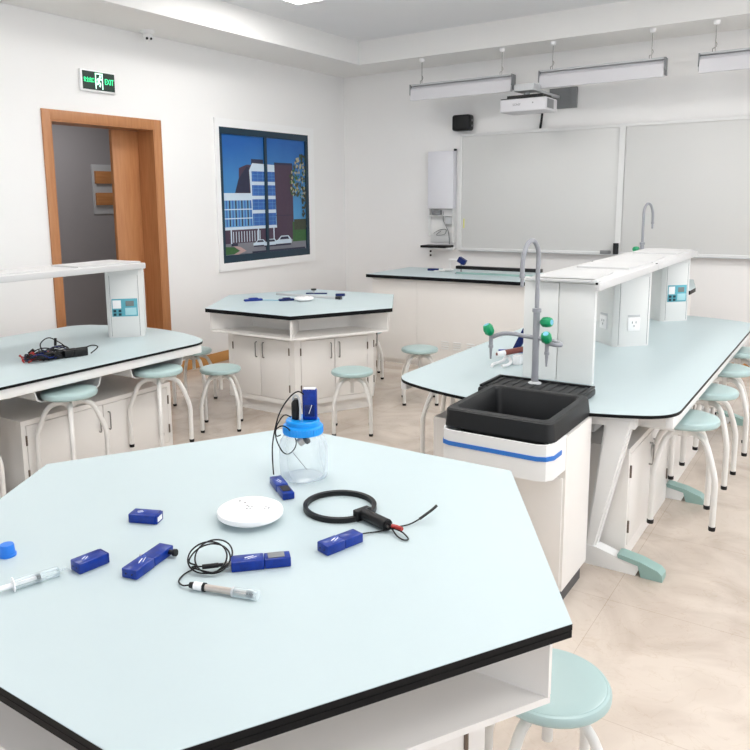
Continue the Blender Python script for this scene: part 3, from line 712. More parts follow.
# ---------------------------------------------------------------- service risers
def sq_post(cx, cy, hd, ch=.022):
    """square post turned 45 degrees with chamfered corners"""
    P = []
    for k in range(4):
        a = PI/2*k; c = Vector((cx+hd*math.cos(a), cy+hd*math.sin(a))); n1 = Vector((cx+hd*math.cos(a-PI/2), cy+hd*math.sin(a-PI/2))); n2 = Vector((cx+hd*math.cos(a+PI/2), cy+hd*math.sin(a+PI/2)))
        P += [tuple(c+(n1-c).normalized()*ch), tuple(c+(n2-c).normalized()*ch)]
    return P
def control_panel(post, c, u, n_, z0):
    """teal panel with socket, keys and display; c = face centre"""
    bm = NB(); frame_box(bm, c, u, n_, -.078, .078, 0, .004, z0, z0+.115, .001); p = obj('control_panel', bm, tealp, post, label='teal control panel')
    return p
def post(t, cx, cy, hd, zt, panel=True, sockets=False):
    bm = NB(); prism(bm, sq_post(cx, cy, hd), .78, zt); p = obj('post', bm, riserm, t, smoothed=False)
    d = math.sqrt(.5)
    u, n_ = Vector((d, d, 0)), Vector((d, -d, 0)); fc = Vector((cx, cy, 0))+n_*hd*d
    hwid = hd*d-.02
    bm = NB()          # shallow panel plates on the faces, leaving dark joints
    for uu, nn in ((Vector((d, d, 0)), Vector((d, -d, 0))), (Vector((d, -d, 0)), Vector((-d, -d, 0))), (Vector((-d, d, 0)), Vector((d, d, 0))), (Vector((-d, -d, 0)), Vector((-d, d, 0)))):
        f0 = Vector((cx, cy, 0))+nn*hd*d
        frame_box(bm, f0, uu, nn, -hwid+.012, hwid-.012, .0, .003, .79, zt-.05, .001)
    obj('cover_panel', bm, riserm, p)
    bm = NB()
    for s in (-1, 1): frame_box(bm, fc, u, n_, s*(hwid-.009)-.0012, s*(hwid-.009)+.0012, .0, .001, .79, zt-.05)
    obj('joint_strip', bm, greypl, p)
    if panel:
        fc2 = fc+n_*.003; w = hwid-.018
        def fb(a, b, z0, z1, m, nm, n0=.003, n1=.006):
            bm = NB(); frame_box(bm, fc2, u, n_, a, b, n0, n1, z0, z1, .0006); return obj(nm, bm, m, p)
        fb(-w, w, .935, 1.065, tealp, 'control_panel', 0, .003); fb(-w+.006, -w*.28, .995, 1.055, whitepl, 'socket')
        fb(w*.08, w*.72, 1.01, 1.048, lcdm, 'display'); fb(w*.02, w*.9, .945, .998, keym, 'keypad')
        for i in range(2):
            for j in range(2): fb(-w+.010+i*.036, -w+.030+i*.036, .942+j*.026, .960+j*.026, tealdk, 'terminal', .003, .009)
    if sockets:
        for uu, nn in ((u, n_), (Vector((d, -d, 0)), Vector((-d, -d, 0)))):
            f0 = Vector((cx, cy, 0))+nn*(hd*d+.003)
            bm = NB(); frame_box(bm, f0, uu, nn, -.043, .043, 0, .008, .885, .971, .002); s_ = obj('socket', bm, whitepl, p)
            bm = NB()
            for a, b, z in ((-.016, -.010, .933), (.010, .016, .933), (-.003, .003, .910)): frame_box(bm, f0, uu, nn, a, b, .0075, .009, z, z+.014)
            obj('socket_slot', bm, greypl, s_)
            bm = NB(); frame_box(bm, f0, uu, nn, -.043, .043, 0, .004, .977, .989, .001); obj('socket_rim', bm, lgrey, s_)
    return p
def top_shelf(t, x0, x1, y0, y1, segs):
    bm = NB(); box(bm, x0+.008, x1-.008, y0, y1, 1.2855, 1.322, .002); obj('shelf', bm, shelfm, t)
    for a, b in segs:
        for x in (x0-.008, x1-.008):
            bm = NB(); box(bm, x, x+.02, a if x > x0 else max(a, y0), b, 1.282, 1.322, .003); r_ = obj('side_rail', bm, shelfm, t)
            ya = a if x > x0 else max(a, y0)
            bm = NB(); box(bm, x-.001, x+.012, ya-.002, ya+.012, 1.314, 1.325, .002); obj('corner_cap', bm, blackp, r_, label='small black corner cap')
        bm = NB()
        ym = (a+b)/2; L = (b-a)
        prism(bm, [(x0+.03, a+.02), (x1-.03, a+.02), (x1-.07, a+.42*L), (x0+.07, a+.42*L)], 1.322, 1.331); prism(bm, [(x0+.05, a+.62*L), (x1-.05, a+.62*L), (x1-.03, b-.01), (x0+.03, b-.01)], 1.322, 1.333)
        obj('cover_plate', bm, shelfm, t, smoothed=False)
t = thing('service_riser', 'white service riser with sockets and control panels along the right bench', 'service riser', (-1.30, 5.2, .78))
bm = NB(); box(bm, -1.495, -1.307, 3.915, 3.95, .78, 1.308, .002); box(bm, -1.303, -1.115, 3.915, 3.95, .78, 1.308, .002); box(bm, -1.49, -1.12, 3.925, 3.95, .78, 1.30); box(bm, -1.50, -1.11, 3.91, 3.951, 1.310, 1.331, .003)
obj('end_panel', bm, riserm, t)
post(t, -1.295, 5.195, .185, 1.285, False, True); post(t, -1.26, 6.41, .168, 1.285, True)
top_shelf(t, -1.50, -1.09, 3.952, 6.56, [(3.85, 5.16), (5.17, 6.56)])
t = thing('service_riser', 'white shelf riser with a teal control panel post on the left bench', 'service riser', (-4.5, 2.2, .78))
post(t, -4.50, 3.70, .182, 1.285, True); post(t, -4.50, 1.2, .182, 1.285, True)
top_shelf(t, -4.70, -4.30, .95, 3.72, [(.95, 2.32), (2.33, 3.72)])

# ---------------------------------------------------------------- sink unit
t = thing('sink_cabinet', 'white sink cabinet with a blue stripe at the near end of the right bench', 'cabinet', (-1.2, 3.2, 0))
bm = NB(); box(bm, -1.42, -.96, 3.045, 3.395, .06, .650); box(bm, -.984, -.96, 3.045, 3.395, .650, .760); box(bm, -1.42, -.984, 3.412, 3.42, .06, .76); obj('body', bm, whitem, t)
bm = NB()
P = [(-1.457, 3.05), (-1.457, 2.90), (-1.443, 2.865), (-1.41, 2.85), (-1.02, 2.85), (-.985, 2.865), (-.965, 2.90), (-.962, 3.05)]
PI_ = [(-1.449, 3.05), (-1.449, 2.902), (-1.437, 2.872), (-1.408, 2.858), (-1.022, 2.858), (-.992, 2.872), (-.973, 2.902), (-.970, 3.05)]
ring(bm, P, PI_, .632, .768); prism(bm, P, .615, .632); obj('upper_fascia', bm, steelw, t)
bm = NB()
def grow(P, d):
    c = Vector((-1.22, 3.05)); return [(x+(d if x > c.x else -d), y-d if y < 3.0 else y) for x, y in P]
P2 = [(x, 2.985 if y > 3.0 else y) for x, y in grow(P, .0025)]
Pin = [(x+(.003 if x < -1.22 else -.003), y+(.003 if y < 2.98 else 0)) for x, y in P2]
ring(bm, P2, Pin, .700, .719); obj('blue_stripe', bm, bluep, t, label='bright blue stripe')
bm = NB(); box(bm, -1.40, -.970, 3.036, 3.046, .085, .575, .003); obj('door', bm, whitem, t)
bm = NB(); box(bm, -1.41, -.965, 3.06, 3.325, 0, .06); obj('plinth', bm, plinthd, t, label='dark grey plinth')
t = thing('sink', 'black resin sink with ribbed draining board at the near end of the right bench', 'sink', (-1.22, 3.2, .78))
def sink_bm():
    bm = NB()
    def rr(x0, x1, y0, y1, r, n=4):
        P = []
        for cx_, cy_, a0 in ((x1-r, y1-r, 0), (x0+r, y1-r, PI/2), (x0+r, y0+r, PI), (x1-r, y0+r, 1.5*PI)):
            for k in range(n+1): a = a0+PI/2*k/n; P.append((cx_+r*math.cos(a), cy_+r*math.sin(a)))
        return P
    loops = [(rr(-1.464, -.968, 2.893, 3.43, .04), .768), (rr(-1.462, -.980, 2.905, 3.428, .035), .840), (rr(-1.456, -.987, 2.912, 3.425, .03), .847),
             (rr(-1.432, -1.015, 2.948, 3.405, .03), .846), (rr(-1.424, -1.023, 2.956, 3.397, .03), .836), (rr(-1.405, -1.045, 2.98, 3.375, .03), .662)]
    rows = [[bm.verts.new((x, y, z)) for x, y in P] for P, z in loops]
    n = len(rows[0])
    for i in range(len(rows)-1):
        for k in range(n): bm.faces.new((rows[i][k], rows[i][(k+1) % n], rows[i+1][(k+1) % n], rows[i+1][k]))
    bm.faces.new(rows[-1])
    return bm
obj('basin', sink_bm(), darkb, t, normals=False)
bm = NB(); box(bm, -1.545, -1.035, 3.432, 3.715, .7802, .818, .012, 3); obj('draining_board', bm, darkb, t)
bm = NB()
for k in range(10): box(bm, -1.515+k*.048, -1.497+k*.048, 3.465, 3.69, .817, .8215, .002)
box(bm, -1.53, -1.05, 3.695, 3.71, .816, .828, .004); box(bm, -1.542, -1.525, 3.45, 3.71, .816, .828, .004); box(bm, -1.055, -1.038, 3.45, 3.71, .816, .828, .004)
obj('rib', bm, darkb, t)
bm = NB(); cyl(bm, (-1.065, 3.30, .795), (-1.058, 3.30, .795), .012, 16); obj('overflow', bm, blackp, t)

def faucet(name, loc, label, arms=True, rz=0):
    t = thing(name, label, 'faucet', loc, rz)
    zb = 0
    bm = NB(); lathe(bm, [(.034, 0), (.034, .004), (.026, .008), (.02, .012)], 24); obj('base_flange', bm, lgrey, t, local=True)
    bm = NB(); lathe(bm, [(.017, .008), (.019, .03), (.017, .05), (.017, .365), (.0225, .367), (.0225, .385), (.012, .388)], 20); obj('column', bm, greyp, t, local=True)
    P = smooth([(0, 0, .36), (0, 0, .55), (0, 0, .655), (-.004, -.018, .702), (-.014, -.05, .727), (-.026, -.085, .71), (-.034, -.110, .655), (-.036, -.115, .60), (-.036, -.116, .56)], 5)
    bm = NB(); tube(bm, P, .0115, 12); obj('gooseneck', bm, greyp, t, local=True)
    bm = NB(); lathe(bm, [(.0085, .505), (.0085, .545), (.0135, .548), (.0135, .565), (.011, .568)], 14, Matrix.Translation((-.036, -.116, 0))); obj('spout_tip', bm, greyp, t, local=True)
    def valve(p, axis, nm='valve_handle'):
        p = Vector(p); ax = Vector(axis).normalized(); q = Vector((0, 0, 1)).rotation_difference(ax).to_matrix().to_4x4()
        bm = NB(); vs = lathe(bm, [(.014, 0), (.019, .006), (.0265, .016), (.028, .04), (.022, .056), (.018, .06)], 8, Matrix.Translation(p) @ q); h = obj(nm, bm, greenp, t, local=True, label='green valve handle')
        bm = NB(); lathe(bm, [(.0135, .058), (.0135, .0615)], 14, Matrix.Translation(p) @ q); obj('cap', bm, bluev, h, local=True, label='pale blue cap')
    def nozzle(p):
        bm = NB(); lathe(bm, [(.0045, -.118), (.0075, -.075), (.0085, -.06), (.0125, -.058), (.0125, -.045), (.0105, -.043), (.0105, 0), (.013, .012)], 14, Matrix.Translation(p)); obj('nozzle', bm, greyp, t, local=True)
    if arms:
        bm = NB(); tube(bm, smooth([(0, 0, .235), (-.06, -.003, .240), (-.12, -.006, .247), (-.18, -.008, .242), (-.228, -.01, .222)], 5), .011, 12); obj('arm', bm, greyp, t, local=True)
        nozzle((-.238, -.01, .222)); valve((-.238, -.01, .232), (-.35, -.35, 1))
        bm = NB(); tube(bm, smooth([(0, 0, .235), (.05, .0, .233), (.105, -.01, .226), (.145, -.05, .222), (.12, -.075, .224), (.085, -.07, .228)], 5), .011, 12); obj('arm', bm, greyp, t, local=True)
        nozzle((.082, -.07, .228)); valve((.082, -.07, .232), (.1, -.75, 1))
        bm = NB(); tube(bm, [(0, 0, .315), (.035, .0, .318)], .010, 12); obj('stub', bm, greyp, t, local=True); valve((.025, 0, .318), (1, -.25, .1))
    return t
f1 = faucet('lab_faucet', (-1.325, 3.645, .8185), 'tall grey three-way lab faucet with green valves on the black sink')
f2 = thing('lab_faucet', 'distant grey gooseneck faucet rising behind the far end of the white riser', 'faucet', (-1.635, 7.12, .9602), PI*.95)
for ch in f1.children:
    c = ch.copy(); C.objects.link(c); c.parent = f2
    for g in ch.children: d_ = g.copy(); C.objects.link(d_); d_.parent = c
f1['group'] = f2['group'] = 'lab faucets'
# ---------------------------------------------------------------- teacher desk
t = thing('teacher_desk', 'long white teacher desk with mint top in front of the whiteboard', 'desk', (-3.1, 7.4, 0))
bm = NB(); prism(bm, [(-4.43, 6.90), (-1.18, 6.90), (-1.18, 7.16), (-1.32, 7.86), (-4.43, 7.86)], .9585, .96); obj('laminate_top', bm, mint, t, smoothed=False)
bm = NB(); prism(bm, [(-4.431, 6.899), (-1.179, 6.899), (-1.179, 7.16), (-1.319, 7.861), (-4.431, 7.861)], .925, .9585); obj('edge_slab', bm, edgem, t, label='black edge')
bm = NB(); box(bm, -4.38, -3.831, 6.95, 7.80, .05, .925); box(bm, -3.828, -2.6, 6.95, 7.80, .05, .925); box(bm, -2.597, -1.40, 6.95, 7.80, .05, .925)
box(bm, -1.397, -1.21, 6.95, 7.15, .05, .925); obj('body', bm, whitem, t, smoothed=False)
bm = NB(); box(bm, -4.36, -1.42, 6.97, 7.78, 0, .05); obj('plinth', bm, whitem, t, smoothed=False)
for x in (-3.54, -3.40, -3.25):
    for k in range(4):
        bm = NB(); box(bm, x, x+.085, 6.940, 6.951, .215+k*.024, .225+k*.024, .002); obj('vent_louvre', bm, steelw, t)
# things on the desk
ZD = .96
t = thing('dynamics_track', 'long black track raised on a small foot on the teacher desk', 'track', (-3.2, 7.45, ZD))
bm = NB(); box(bm, 0, .95, -.03, .03, .048, .082, .003, mtx=Matrix.Translation((-3.60, 7.42, ZD)) @ Matrix.Rotation(-.02, 4, 'Z')); obj('rail', bm, blackp, t)
bm = NB(); box(bm, -3.58, -2.66, 7.36, 7.375, ZD, ZD+.02, .002); obj('lower_bar', bm, footm, t)
bm = NB(); cyl(bm, (-3.545, 7.41, ZD), (-3.545, 7.41, ZD+.075), .006, 10); cyl(bm, (-3.545, 7.41, ZD+.08), (-3.545, 7.41, ZD+.11), .008, 10); box(bm, -3.60, -3.50, 7.37, 7.45, ZD, ZD+.008, .002); obj('stand', bm, greypl, t)
bm = NB(); box(bm, -.045, .045, -.03, .03, -.03, .03, .008, mtx=Matrix.Translation((-3.535, 7.41, ZD+.135)) @ Matrix.Rotation(.5, 4, 'Y')); obj('sensor', bm, sensd, t, label='dark blue sensor')
t = thing('bent_bracket', 'thin white bent bracket standing on the teacher desk by the black track', 'bracket', (-3.76, 7.6, ZD))
bm = NB(); cyl(bm, (-3.79, 7.64, ZD), (-3.79, 7.64, ZD+.12), .005, 8); obj('rod', bm, whitepl, t)
bm = NB(); box(bm, -3.795, -3.60, 7.60, 7.66, ZD+.118, ZD+.133, .004); obj('arm', bm, whitepl, t)
bm = NB(); box(bm, -.06, .06, -.03, .03, 0, .025, .006, mtx=Matrix.Translation((-3.97, 7.58, ZD)) @ Matrix.Rotation(.2, 4, 'Z')); tag(obj('data_sensor', bm, sensd), 'dark blue sensor lying on the left part of the teacher desk', 'sensor')
bm = NB()
for i, (a, b) in enumerate(((-3.86, .1), (-3.80, .5), (-3.75, -.2))): box(bm, -.06, .06, -.025, .025, 0, .008+.004*i, .002, mtx=Matrix.Translation((a, 7.52, ZD+.0005+.009*i)) @ Matrix.Rotation(b, 4, 'Z'))
tag(obj('white_strip', bm, papm), 'small white strips lying on the teacher desk beside the blue sensor', 'strips')

# ---------------------------------------------------------------- things on the right bench
ZB = .78
t = thing('air_track_cart', 'white forked cart with a brown tube lying on the right bench beside the riser', 'cart', (-1.70, 4.15, ZB))
bm = NB(); tube(bm, smooth([(-1.72, 4.02, ZB+.012), (-1.735, 4.08, ZB+.012), (-1.71, 4.16, ZB+.02), (-1.70, 4.19, ZB+.045), (-1.665, 4.17, ZB+.02), (-1.655, 4.10, ZB+.012), (-1.67, 4.05, ZB+.012)], 5), .009, 8); obj('fork', bm, whitepl, t)
cyl_a, cyl_b = Vector((-1.735, 4.13, ZB+.062)), Vector((-1.55, 4.34, ZB+.095))
bm = NB(); cyl(bm, cyl_a.lerp(cyl_b, .18), cyl_a.lerp(cyl_b, .62), .017, 14); obj('brown_tube', bm, brownp, t, label='dark red-brown tube')
for e0, e1 in ((0, .18), (.62, 1)):
    bm = NB(); cyl(bm, cyl_a.lerp(cyl_b, e0), cyl_a.lerp(cyl_b, e1), .016, 14); obj('white_end', bm, whitepl, t)
bm = NB(); cyl(bm, cyl_a-Vector((.004, .004, 0)), cyl_a, .009, 12); obj('end_plug', bm, brownp, t)
bm = NB(); box(bm, -1.655, -1.61, 4.17, 4.23, ZB, ZB+.055, .003); box(bm, -1.565, -1.55, 4.27, 4.33, ZB, ZB+.085, .003); obj('support', bm, whitepl, t)
t = thing('blue_lever_sensor', 'blue lever-shaped sensor leaning on the right bench behind the brown tube', 'sensor', (-1.80, 4.60, ZB))
bm = NB(); box(bm, -.075, .075, -.02, .02, 0, .02, .004, mtx=Matrix.Translation((-1.80, 4.50, ZB)) @ Matrix.Rotation(.6, 4, 'Z')); obj('base', bm, sensl, t)
bm = NB(); box(bm, -.022, .022, -.01, .01, 0, .15, .004, mtx=Matrix.Translation((-1.78, 4.54, ZB+.015)) @ Matrix.Rotation(.45, 4, 'Y')); obj('lever', bm, sensd, t)

# ---------------------------------------------------------------- tangled leads on the left bench
def tangle():
    rnd = random.Random(5)
    t = thing('lead_bundle', 'tangled bundle of black and red test leads lying on the left bench', 'cables', (-4.2, 2.9, ZB))
    cx0, cy0 = -4.25, 2.93
    for kind, m_, n in (('black_lead', blackp, 17), ('red_lead', redp, 4), ('blue_lead', sensd, 4)):
        for k in range(n):
            c0 = Vector((-4.22, 2.84+rnd.uniform(-.07, .10))); pts = []
            ph = rnd.uniform(0, 6.28); a = rnd.uniform(.04, .11); b = rnd.uniform(.03, .07)
            if kind == 'red_lead': c0 = Vector((-4.23, 2.78+rnd.uniform(-.05, .07))); b *= 1.1
            for i in range(8):
                th = ph+i*.85; pts.append((c0.x+a*.8*math.cos(th)+rnd.uniform(-.01, .01), c0.y-.02+a*math.sin(th)+rnd.uniform(-.01, .01), ZB+.008+rnd.uniform(0, .05)*(1 if i not in (0, 7) else 0)))
            bm = NB(); tube(bm, smooth(pts, 5), .004, 6); obj(kind, bm, m_, t)
    for k, (x, y, r_) in enumerate(((-4.13, 2.93, .4), (-4.11, 2.99, .3), (-4.16, 2.87, .5), (-4.15, 3.02, .35), (-4.18, 2.95, .2), (-4.24, 2.84, 1.2), (-4.20, 2.80, .0))):
        bm = NB(); box(bm, -.045, .045, -.012, .012, 0, .048, .006, mtx=Matrix.Translation((x, y, ZB+.001+.0*k)) @ Matrix.Rotation(r_+1.0, 4, 'Z')); obj('plug_block', bm, blackp, t)
    for k, (x, y) in enumerate(((-4.31, 2.70), (-4.28, 2.68), (-4.27, 2.74), (-4.24, 2.72))):
        bm = NB(); cyl(bm, (x, y, ZB+.008), (x+.03, y+.06, ZB+.012), .007, 8); obj('red_clip', bm, redp, t)
    bm = NB(); tube(bm, smooth([(-4.32, 2.86, ZB+.02), (-4.36, 2.87, ZB+.075), (-4.34, 2.92, ZB+.11), (-4.30, 2.97, ZB+.075), (-4.25, 3.0, ZB+.03)]), .004, 6); obj('black_lead', bm, blackp, t)
    bm = NB(); tube(bm, smooth([(-4.15, 3.01, ZB+.03), (-4.12, 3.08, ZB+.055), (-4.08, 3.10, ZB+.045), (-4.09, 3.05, ZB+.01)]), .004, 6); obj('black_lead', bm, blackp, t)
    bm = NB(); cyl(bm, (-4.34, 2.965, ZB+.05), (-4.34, 2.97, ZB+.10), .009, 10); obj('plug', bm, blackp, t)
    bm = NB(); cyl(bm, (-4.33, 2.765, ZB+.03), (-4.31, 2.79, ZB+.055), .013, 10); obj('plug', bm, blackp, t)
tangle()

# ---------------------------------------------------------------- things on the back hexagonal table
ZH = .872
t = thing('photogate_sensor', 'small blue translucent sensor pair joined by a pale lead on the back hexagonal table', 'sensor', (-4.4, 5.15, ZH))
for (x, y, r_, l) in ((-4.47, 5.09, 1.0, .085), (-4.215, 5.245, .9, .07)):
    bm = NB(); box(bm, -l, l, -.022, .022, 0, .02, .007, mtx=Matrix.Translation((x, y, ZH)) @ Matrix.Rotation(r_, 4, 'Z')); box(bm, -l*.5, l*.5, -.03, .02, .016, .03, .007, mtx=Matrix.Translation((x, y, ZH)) @ Matrix.Rotation(r_, 4, 'Z')); obj('sensor_block', bm, sensb if l > .08 else sensd, t)
bm = NB(); tube(bm, smooth([(-4.43, 5.14, ZH+.006), (-4.36, 5.19, ZH+.004), (-4.30, 5.2, ZH+.004), (-4.24, 5.22, ZH+.008)]), .003, 6); obj('lead', bm, bluev, t)
def disc(x, y, z, R, label, name='sensor_disc'):
    t = thing(name, label, 'sensor', (x, y, z))
    bm = NB(); lathe(bm, [(R*.62, 0), (R*.64, .010), (R*.90, .013), (R*.985, .018), (R, .024), (R*.975, .031), (R*.87, .0365), (R*.4, .0395), (.001, .040)], 48); obj('shell', bm, whitepl, t, local=True)
    bm = NB()
    for (dx, dy) in ((-.035, .0), (-.045, .012), (-.025, .01), (.0, -.005), (.008, -.002), (-.008, -.001), (.005, -.018), (.013, -.014), (.04, .01), (.047, .018), (.034, .022)):
        cyl(bm, (dx*R/.085, dy*R/.085, 0.036), (dx*R/.085, dy*R/.085, .0402 if math.hypot(dx, dy) < .03 else .0393), .0036, 8)
    obj('marking', bm, greypl, t, local=True)
    return t
disc(-4.065, 5.31, ZH, .088, 'white round disc on the back hexagonal table')
t = thing('metal_track', 'thin silver rail lying across the back hexagonal table', 'rail', (-4.2, 5.56, ZH))
a, b = Vector((-4.556, 5.529, ZH+.012)), Vector((-3.84, 5.56, ZH+.012)); dvec = b-a; an = math.atan2(dvec.y, dvec.x)
bm = NB(); box(bm, 0, dvec.length, -.018, .018, -.012, .008, .003, mtx=Matrix.Translation(a) @ Matrix.Rotation(an, 4, 'Z')); obj('rail', bm, lgrey, t)
bm = NB(); box(bm, -.05, 0, -.02, .02, -.012, .014, .003, mtx=Matrix.Translation(b) @ Matrix.Rotation(an, 4, 'Z')); obj('end_block', bm, eraser, t)
bm = NB(); box(bm, -.045, .045, -.02, .02, 0, .024, .006, mtx=Matrix.Translation((-3.985, 5.76, ZH)) @ Matrix.Rotation(.6, 4, 'Z')); tag(obj('data_sensor', bm, sensd), 'dark blue sensor at the right of the back hexagonal table by the rail', 'sensor')
t = thing('cart', 'small dark knob-topped cart with a black bar at the back of the back hexagonal table', 'cart', (-4.3, 5.80, ZH))
bm = NB(); box(bm, -.075, .13, -.012, .012, 0, .012, .003, mtx=Matrix.Translation((-4.30, 5.77, ZH)) @ Matrix.Rotation(.45, 4, 'Z')); obj('bar', bm, sensd, t)
bm = NB(); cyl(bm, (-4.30, 5.77, ZH+.01), (-4.30, 5.77, ZH+.035), .013, 12); obj('post', bm, lgrey, t)
bm = NB(); cyl(bm, (-4.30, 5.77, ZH+.035), (-4.30, 5.77, ZH+.05), .026, 16); obj('knob', bm, eraser, t)

# ---------------------------------------------------------------- things on the foreground table
def sensor(a, b, w, h, label, name='data_sensor', screen=False, split=.5, plug=False, m=sensb, group='blue data sensors'):
    """blue plastic sensor block from a to b (world, on the table)"""
    a = Vector(a+(ZH,)) if len(a) == 2 else Vector(a); b = Vector(b+(ZH,)) if len(b) == 2 else Vector(b)
    c = (a+b)/2; L = (b-a).length; an = math.atan2(b.y-a.y, b.x-a.x)
    t = thing(name, label, 'sensor', c, an, group)
    bm = NB(); box(bm, -L/2, L/2*(split*2-1)-.001, -w/2, w/2, 0, h, .0028, 2); box(bm, L/2*(split*2-1), L/2, -w/2+.001, w/2-.001, .0005, h-.001, .0025, 2)
    obj('case', bm, m, t, local=True)
    bm = NB(); prism(bm, [(-L*.30, -w*.32), (-L*.10, -w*.30), (L*.02, w*.30), (-L*.18, w*.32)], h, h+.0006); obj('face_label', bm, sensl, t, local=True, smoothed=False, label='pale blue face label')
    bm = NB(); tube(bm, [(-L*.27, -w*.05, h+.001), (-L*.12, w*.1, h+.001)], .0011, 5); tube(bm, [(-L*.22, -w*.2, h+.001), (-L*.07, 0, h+.001)], .0008, 5); obj('logo_mark', bm, whitepl, t, local=True)
    if screen:
        bm = NB(); box(bm, L*.12, L*.40, -w*.34, w*.34, h-.0008, h+.0012, .0006); obj('screen', bm, eraser if screen == 1 else greypl, t, local=True, label='small display')
    bm = NB()
    for s in (-1, 1): cyl(bm, (-L/2-.001, s*w*.2, h*.5), (-L/2+.002, s*w*.2, h*.5), .0022, 8)
    obj('port', bm, blackp, t, local=True)
    return t, c, L, an
def sensor2(a, b, w, h, label, **k): return sensor(a, b, w, h, label, **k)
sensor((-1.506, 1.036), (-1.496, 1.116), .043, .027, 'short blue sensor at the syringe tip, leftmost on the foreground table', split=.97)
t, c, L, an = sensor((-1.370, 1.086), (-1.400, 1.232), .044, .024, 'long blue sensor with a black knob on its end, left of the coiled lead', split=.48)
bm = NB(); cyl(bm, (L/2-.018, -.020, .012), (L/2-.018, -.034, .013), .006, 10); cyl(bm, (L/2-.018, -.034, .013), (L/2-.018, -.042, .014), .009, 12); obj('knob', bm, blackp, t, local=True, label='black end knob')
bm = NB(); cyl(bm, (.01, .022, .014), (.012, .034, .015), .004, 8); obj('side_tab', bm, lgrey, t, local=True)
t, c, L, an = sensor((-1.634, 1.318), (-1.556, 1.350), .044, .026, 'smallest blue sensor, alone at the back left of the foreground table', split=.97)
bm = NB(); box(bm, L/2-.0005, L/2+.001, -.013, .013, .005, .018); obj('white_label', bm, whitepl, t, local=True)
sensor((-1.474, 1.756), (-1.350, 1.668), .038, .023, 'blue sensor with a dark screen lying in front of the jar', split=.55, screen=1)
sensor((-1.062, 1.440), (-1.030, 1.556), .043, .026, 'blue sensor in front of the black ring and wired to it')
t, c, L, an = sensor((-1.200, 1.254), (-1.098, 1.356), .040, .026, 'longest blue sensor with a silver screen, joined to the coiled lead', split=.56, screen=2)
# bnc plug on that sensor
q = Vector((-1.192, 1.262, ZH+.013)); dq = Vector((-.707, -.707, 0))
bm = NB(); cyl(bm, (-L/2, 0, .013), (-L/2-.018, 0, .013), .006, 12); cyl(bm, (-L/2-.006, 0, .013), (-L/2-.010, 0, .013), .008, 12); obj('connector', bm, metal, t, local=True, label='silver connector')
# pH probe with coiled lead
t = thing('ph_probe', 'glass-tipped probe with a black coiled lead on the foreground table', 'probe', (-1.2, 1.2, ZH))
zp = ZH+.0105
A, B = Vector((-1.214, 1.131, zp)), Vector((-1.050, 1.180, zp))
def seg(s0, s1, r_, m_, nm, lab=None, r1=None):
    bm = NB(); cyl(bm, A.lerp(B, s0), A.lerp(B, s1), r_, 18, r1); return obj(nm, bm, m_, t, label=lab)
seg(.0, .07, .0065, blackp, 'boot', None, .0085); seg(.07, .20, .0095, whitepl, 'white_collar', 'white collar'); seg(.20, .235, .0102, blackp, 'black_band')
seg(.235, .66, .0078, pinkish, 'barrel'); seg(.63, .66, .0112, lgrey, 'bottle_rim'); seg(.66, 1.0, .0112, clearp, 'storage_bottle', 'clear storage bottle')
seg(.70, .84, .0060, pinkish, 'glass_bulb'); seg(.84, .91, .0075, eraser, 'dark_tip')
bm = NB()
P = [(-1.214, 1.131, zp), (-1.232, 1.126, ZH+.006), (-1.258, 1.138, ZH+.004), (-1.272, 1.170, ZH+.004), (-1.272, 1.212, ZH+.005)]
# three loose loops
for k in range(34):
    th = 3.3-k*2*PI/12; tn = k/12; r_ = .047-.004*math.sin(tn*3); sn = math.sin(th)
    c0 = (-1.248+.006*math.sin(tn*2.5), 1.236-.008*math.cos(tn*2.7))
    P.append((c0[0]+r_*math.cos(th)*.824-.566*r_*sn, c0[1]+r_*math.cos(th)*.566+.824*r_*sn, ZH+.004+.002*tn+.019*(1+sn)))
P += [(-1.268, 1.19, ZH+.014), (-1.250, 1.207, ZH+.013)]
tube(bm, smooth(P, 4), .0021, 6); obj('lead', bm, blackp, t, label='black coiled lead')
bm = NB(); cyl(bm, (-1.250, 1.207, ZH+.012), (-1.222, 1.234, ZH+.013), .0058, 12); cyl(bm, (-1.222, 1.234, ZH+.013), (-1.206, 1.249, ZH+.013), .0045, 12); obj('plug', bm, blackp, t)

# syringe and cap
t = thing('syringe', 'clear plastic syringe at the left edge of the foreground table', 'syringe', (-1.55, .93, ZH))
zs = ZH+.0125
dS = Vector((.29, .957, 0)).normalized(); Fr = Vector((-1.525, 1.003, zs)); Re = Fr-dS*.103
bm = NB(); cyl(bm, Re, Fr, .0122, 20); obj('barrel', bm, clearp, t)
bm = NB(); cyl(bm, Fr, Fr+dS*.004, .0122, 16, .004); cyl(bm, Fr+dS*.004, Fr+dS*.022, .003, 10, .002); obj('nozzle', bm, clearp, t)
bm = NB(); cyl(bm, Re+dS*.052, Re+dS*.060, .0116, 16); obj('plunger_seal', bm, eraser, t, label='black plunger seal')
bm = NB(); cyl(bm, Re-dS*.09, Re+dS*.052, .006, 10); cyl(bm, Re-dS*.092, Re-dS*.089, .012, 16); cyl(bm, Re-dS*.001, Re+dS*.001, .018, 16); obj('plunger', bm, whitepl, t)
bm = NB(); lathe(bm, [(.0215, 0), (.0215, .006), (.019, .008), (.0175, .028), (.016, .0305), (.001, .0305)], 32, Matrix.Translation((-1.728, 0.998, ZH))); tag(obj('bottle_cap', bm, capm), 'small blue screw cap at the left edge of the foreground table', 'cap')

disc(-1.354, 1.500, ZH, .093, 'white round disc sensor in the middle of the foreground table')

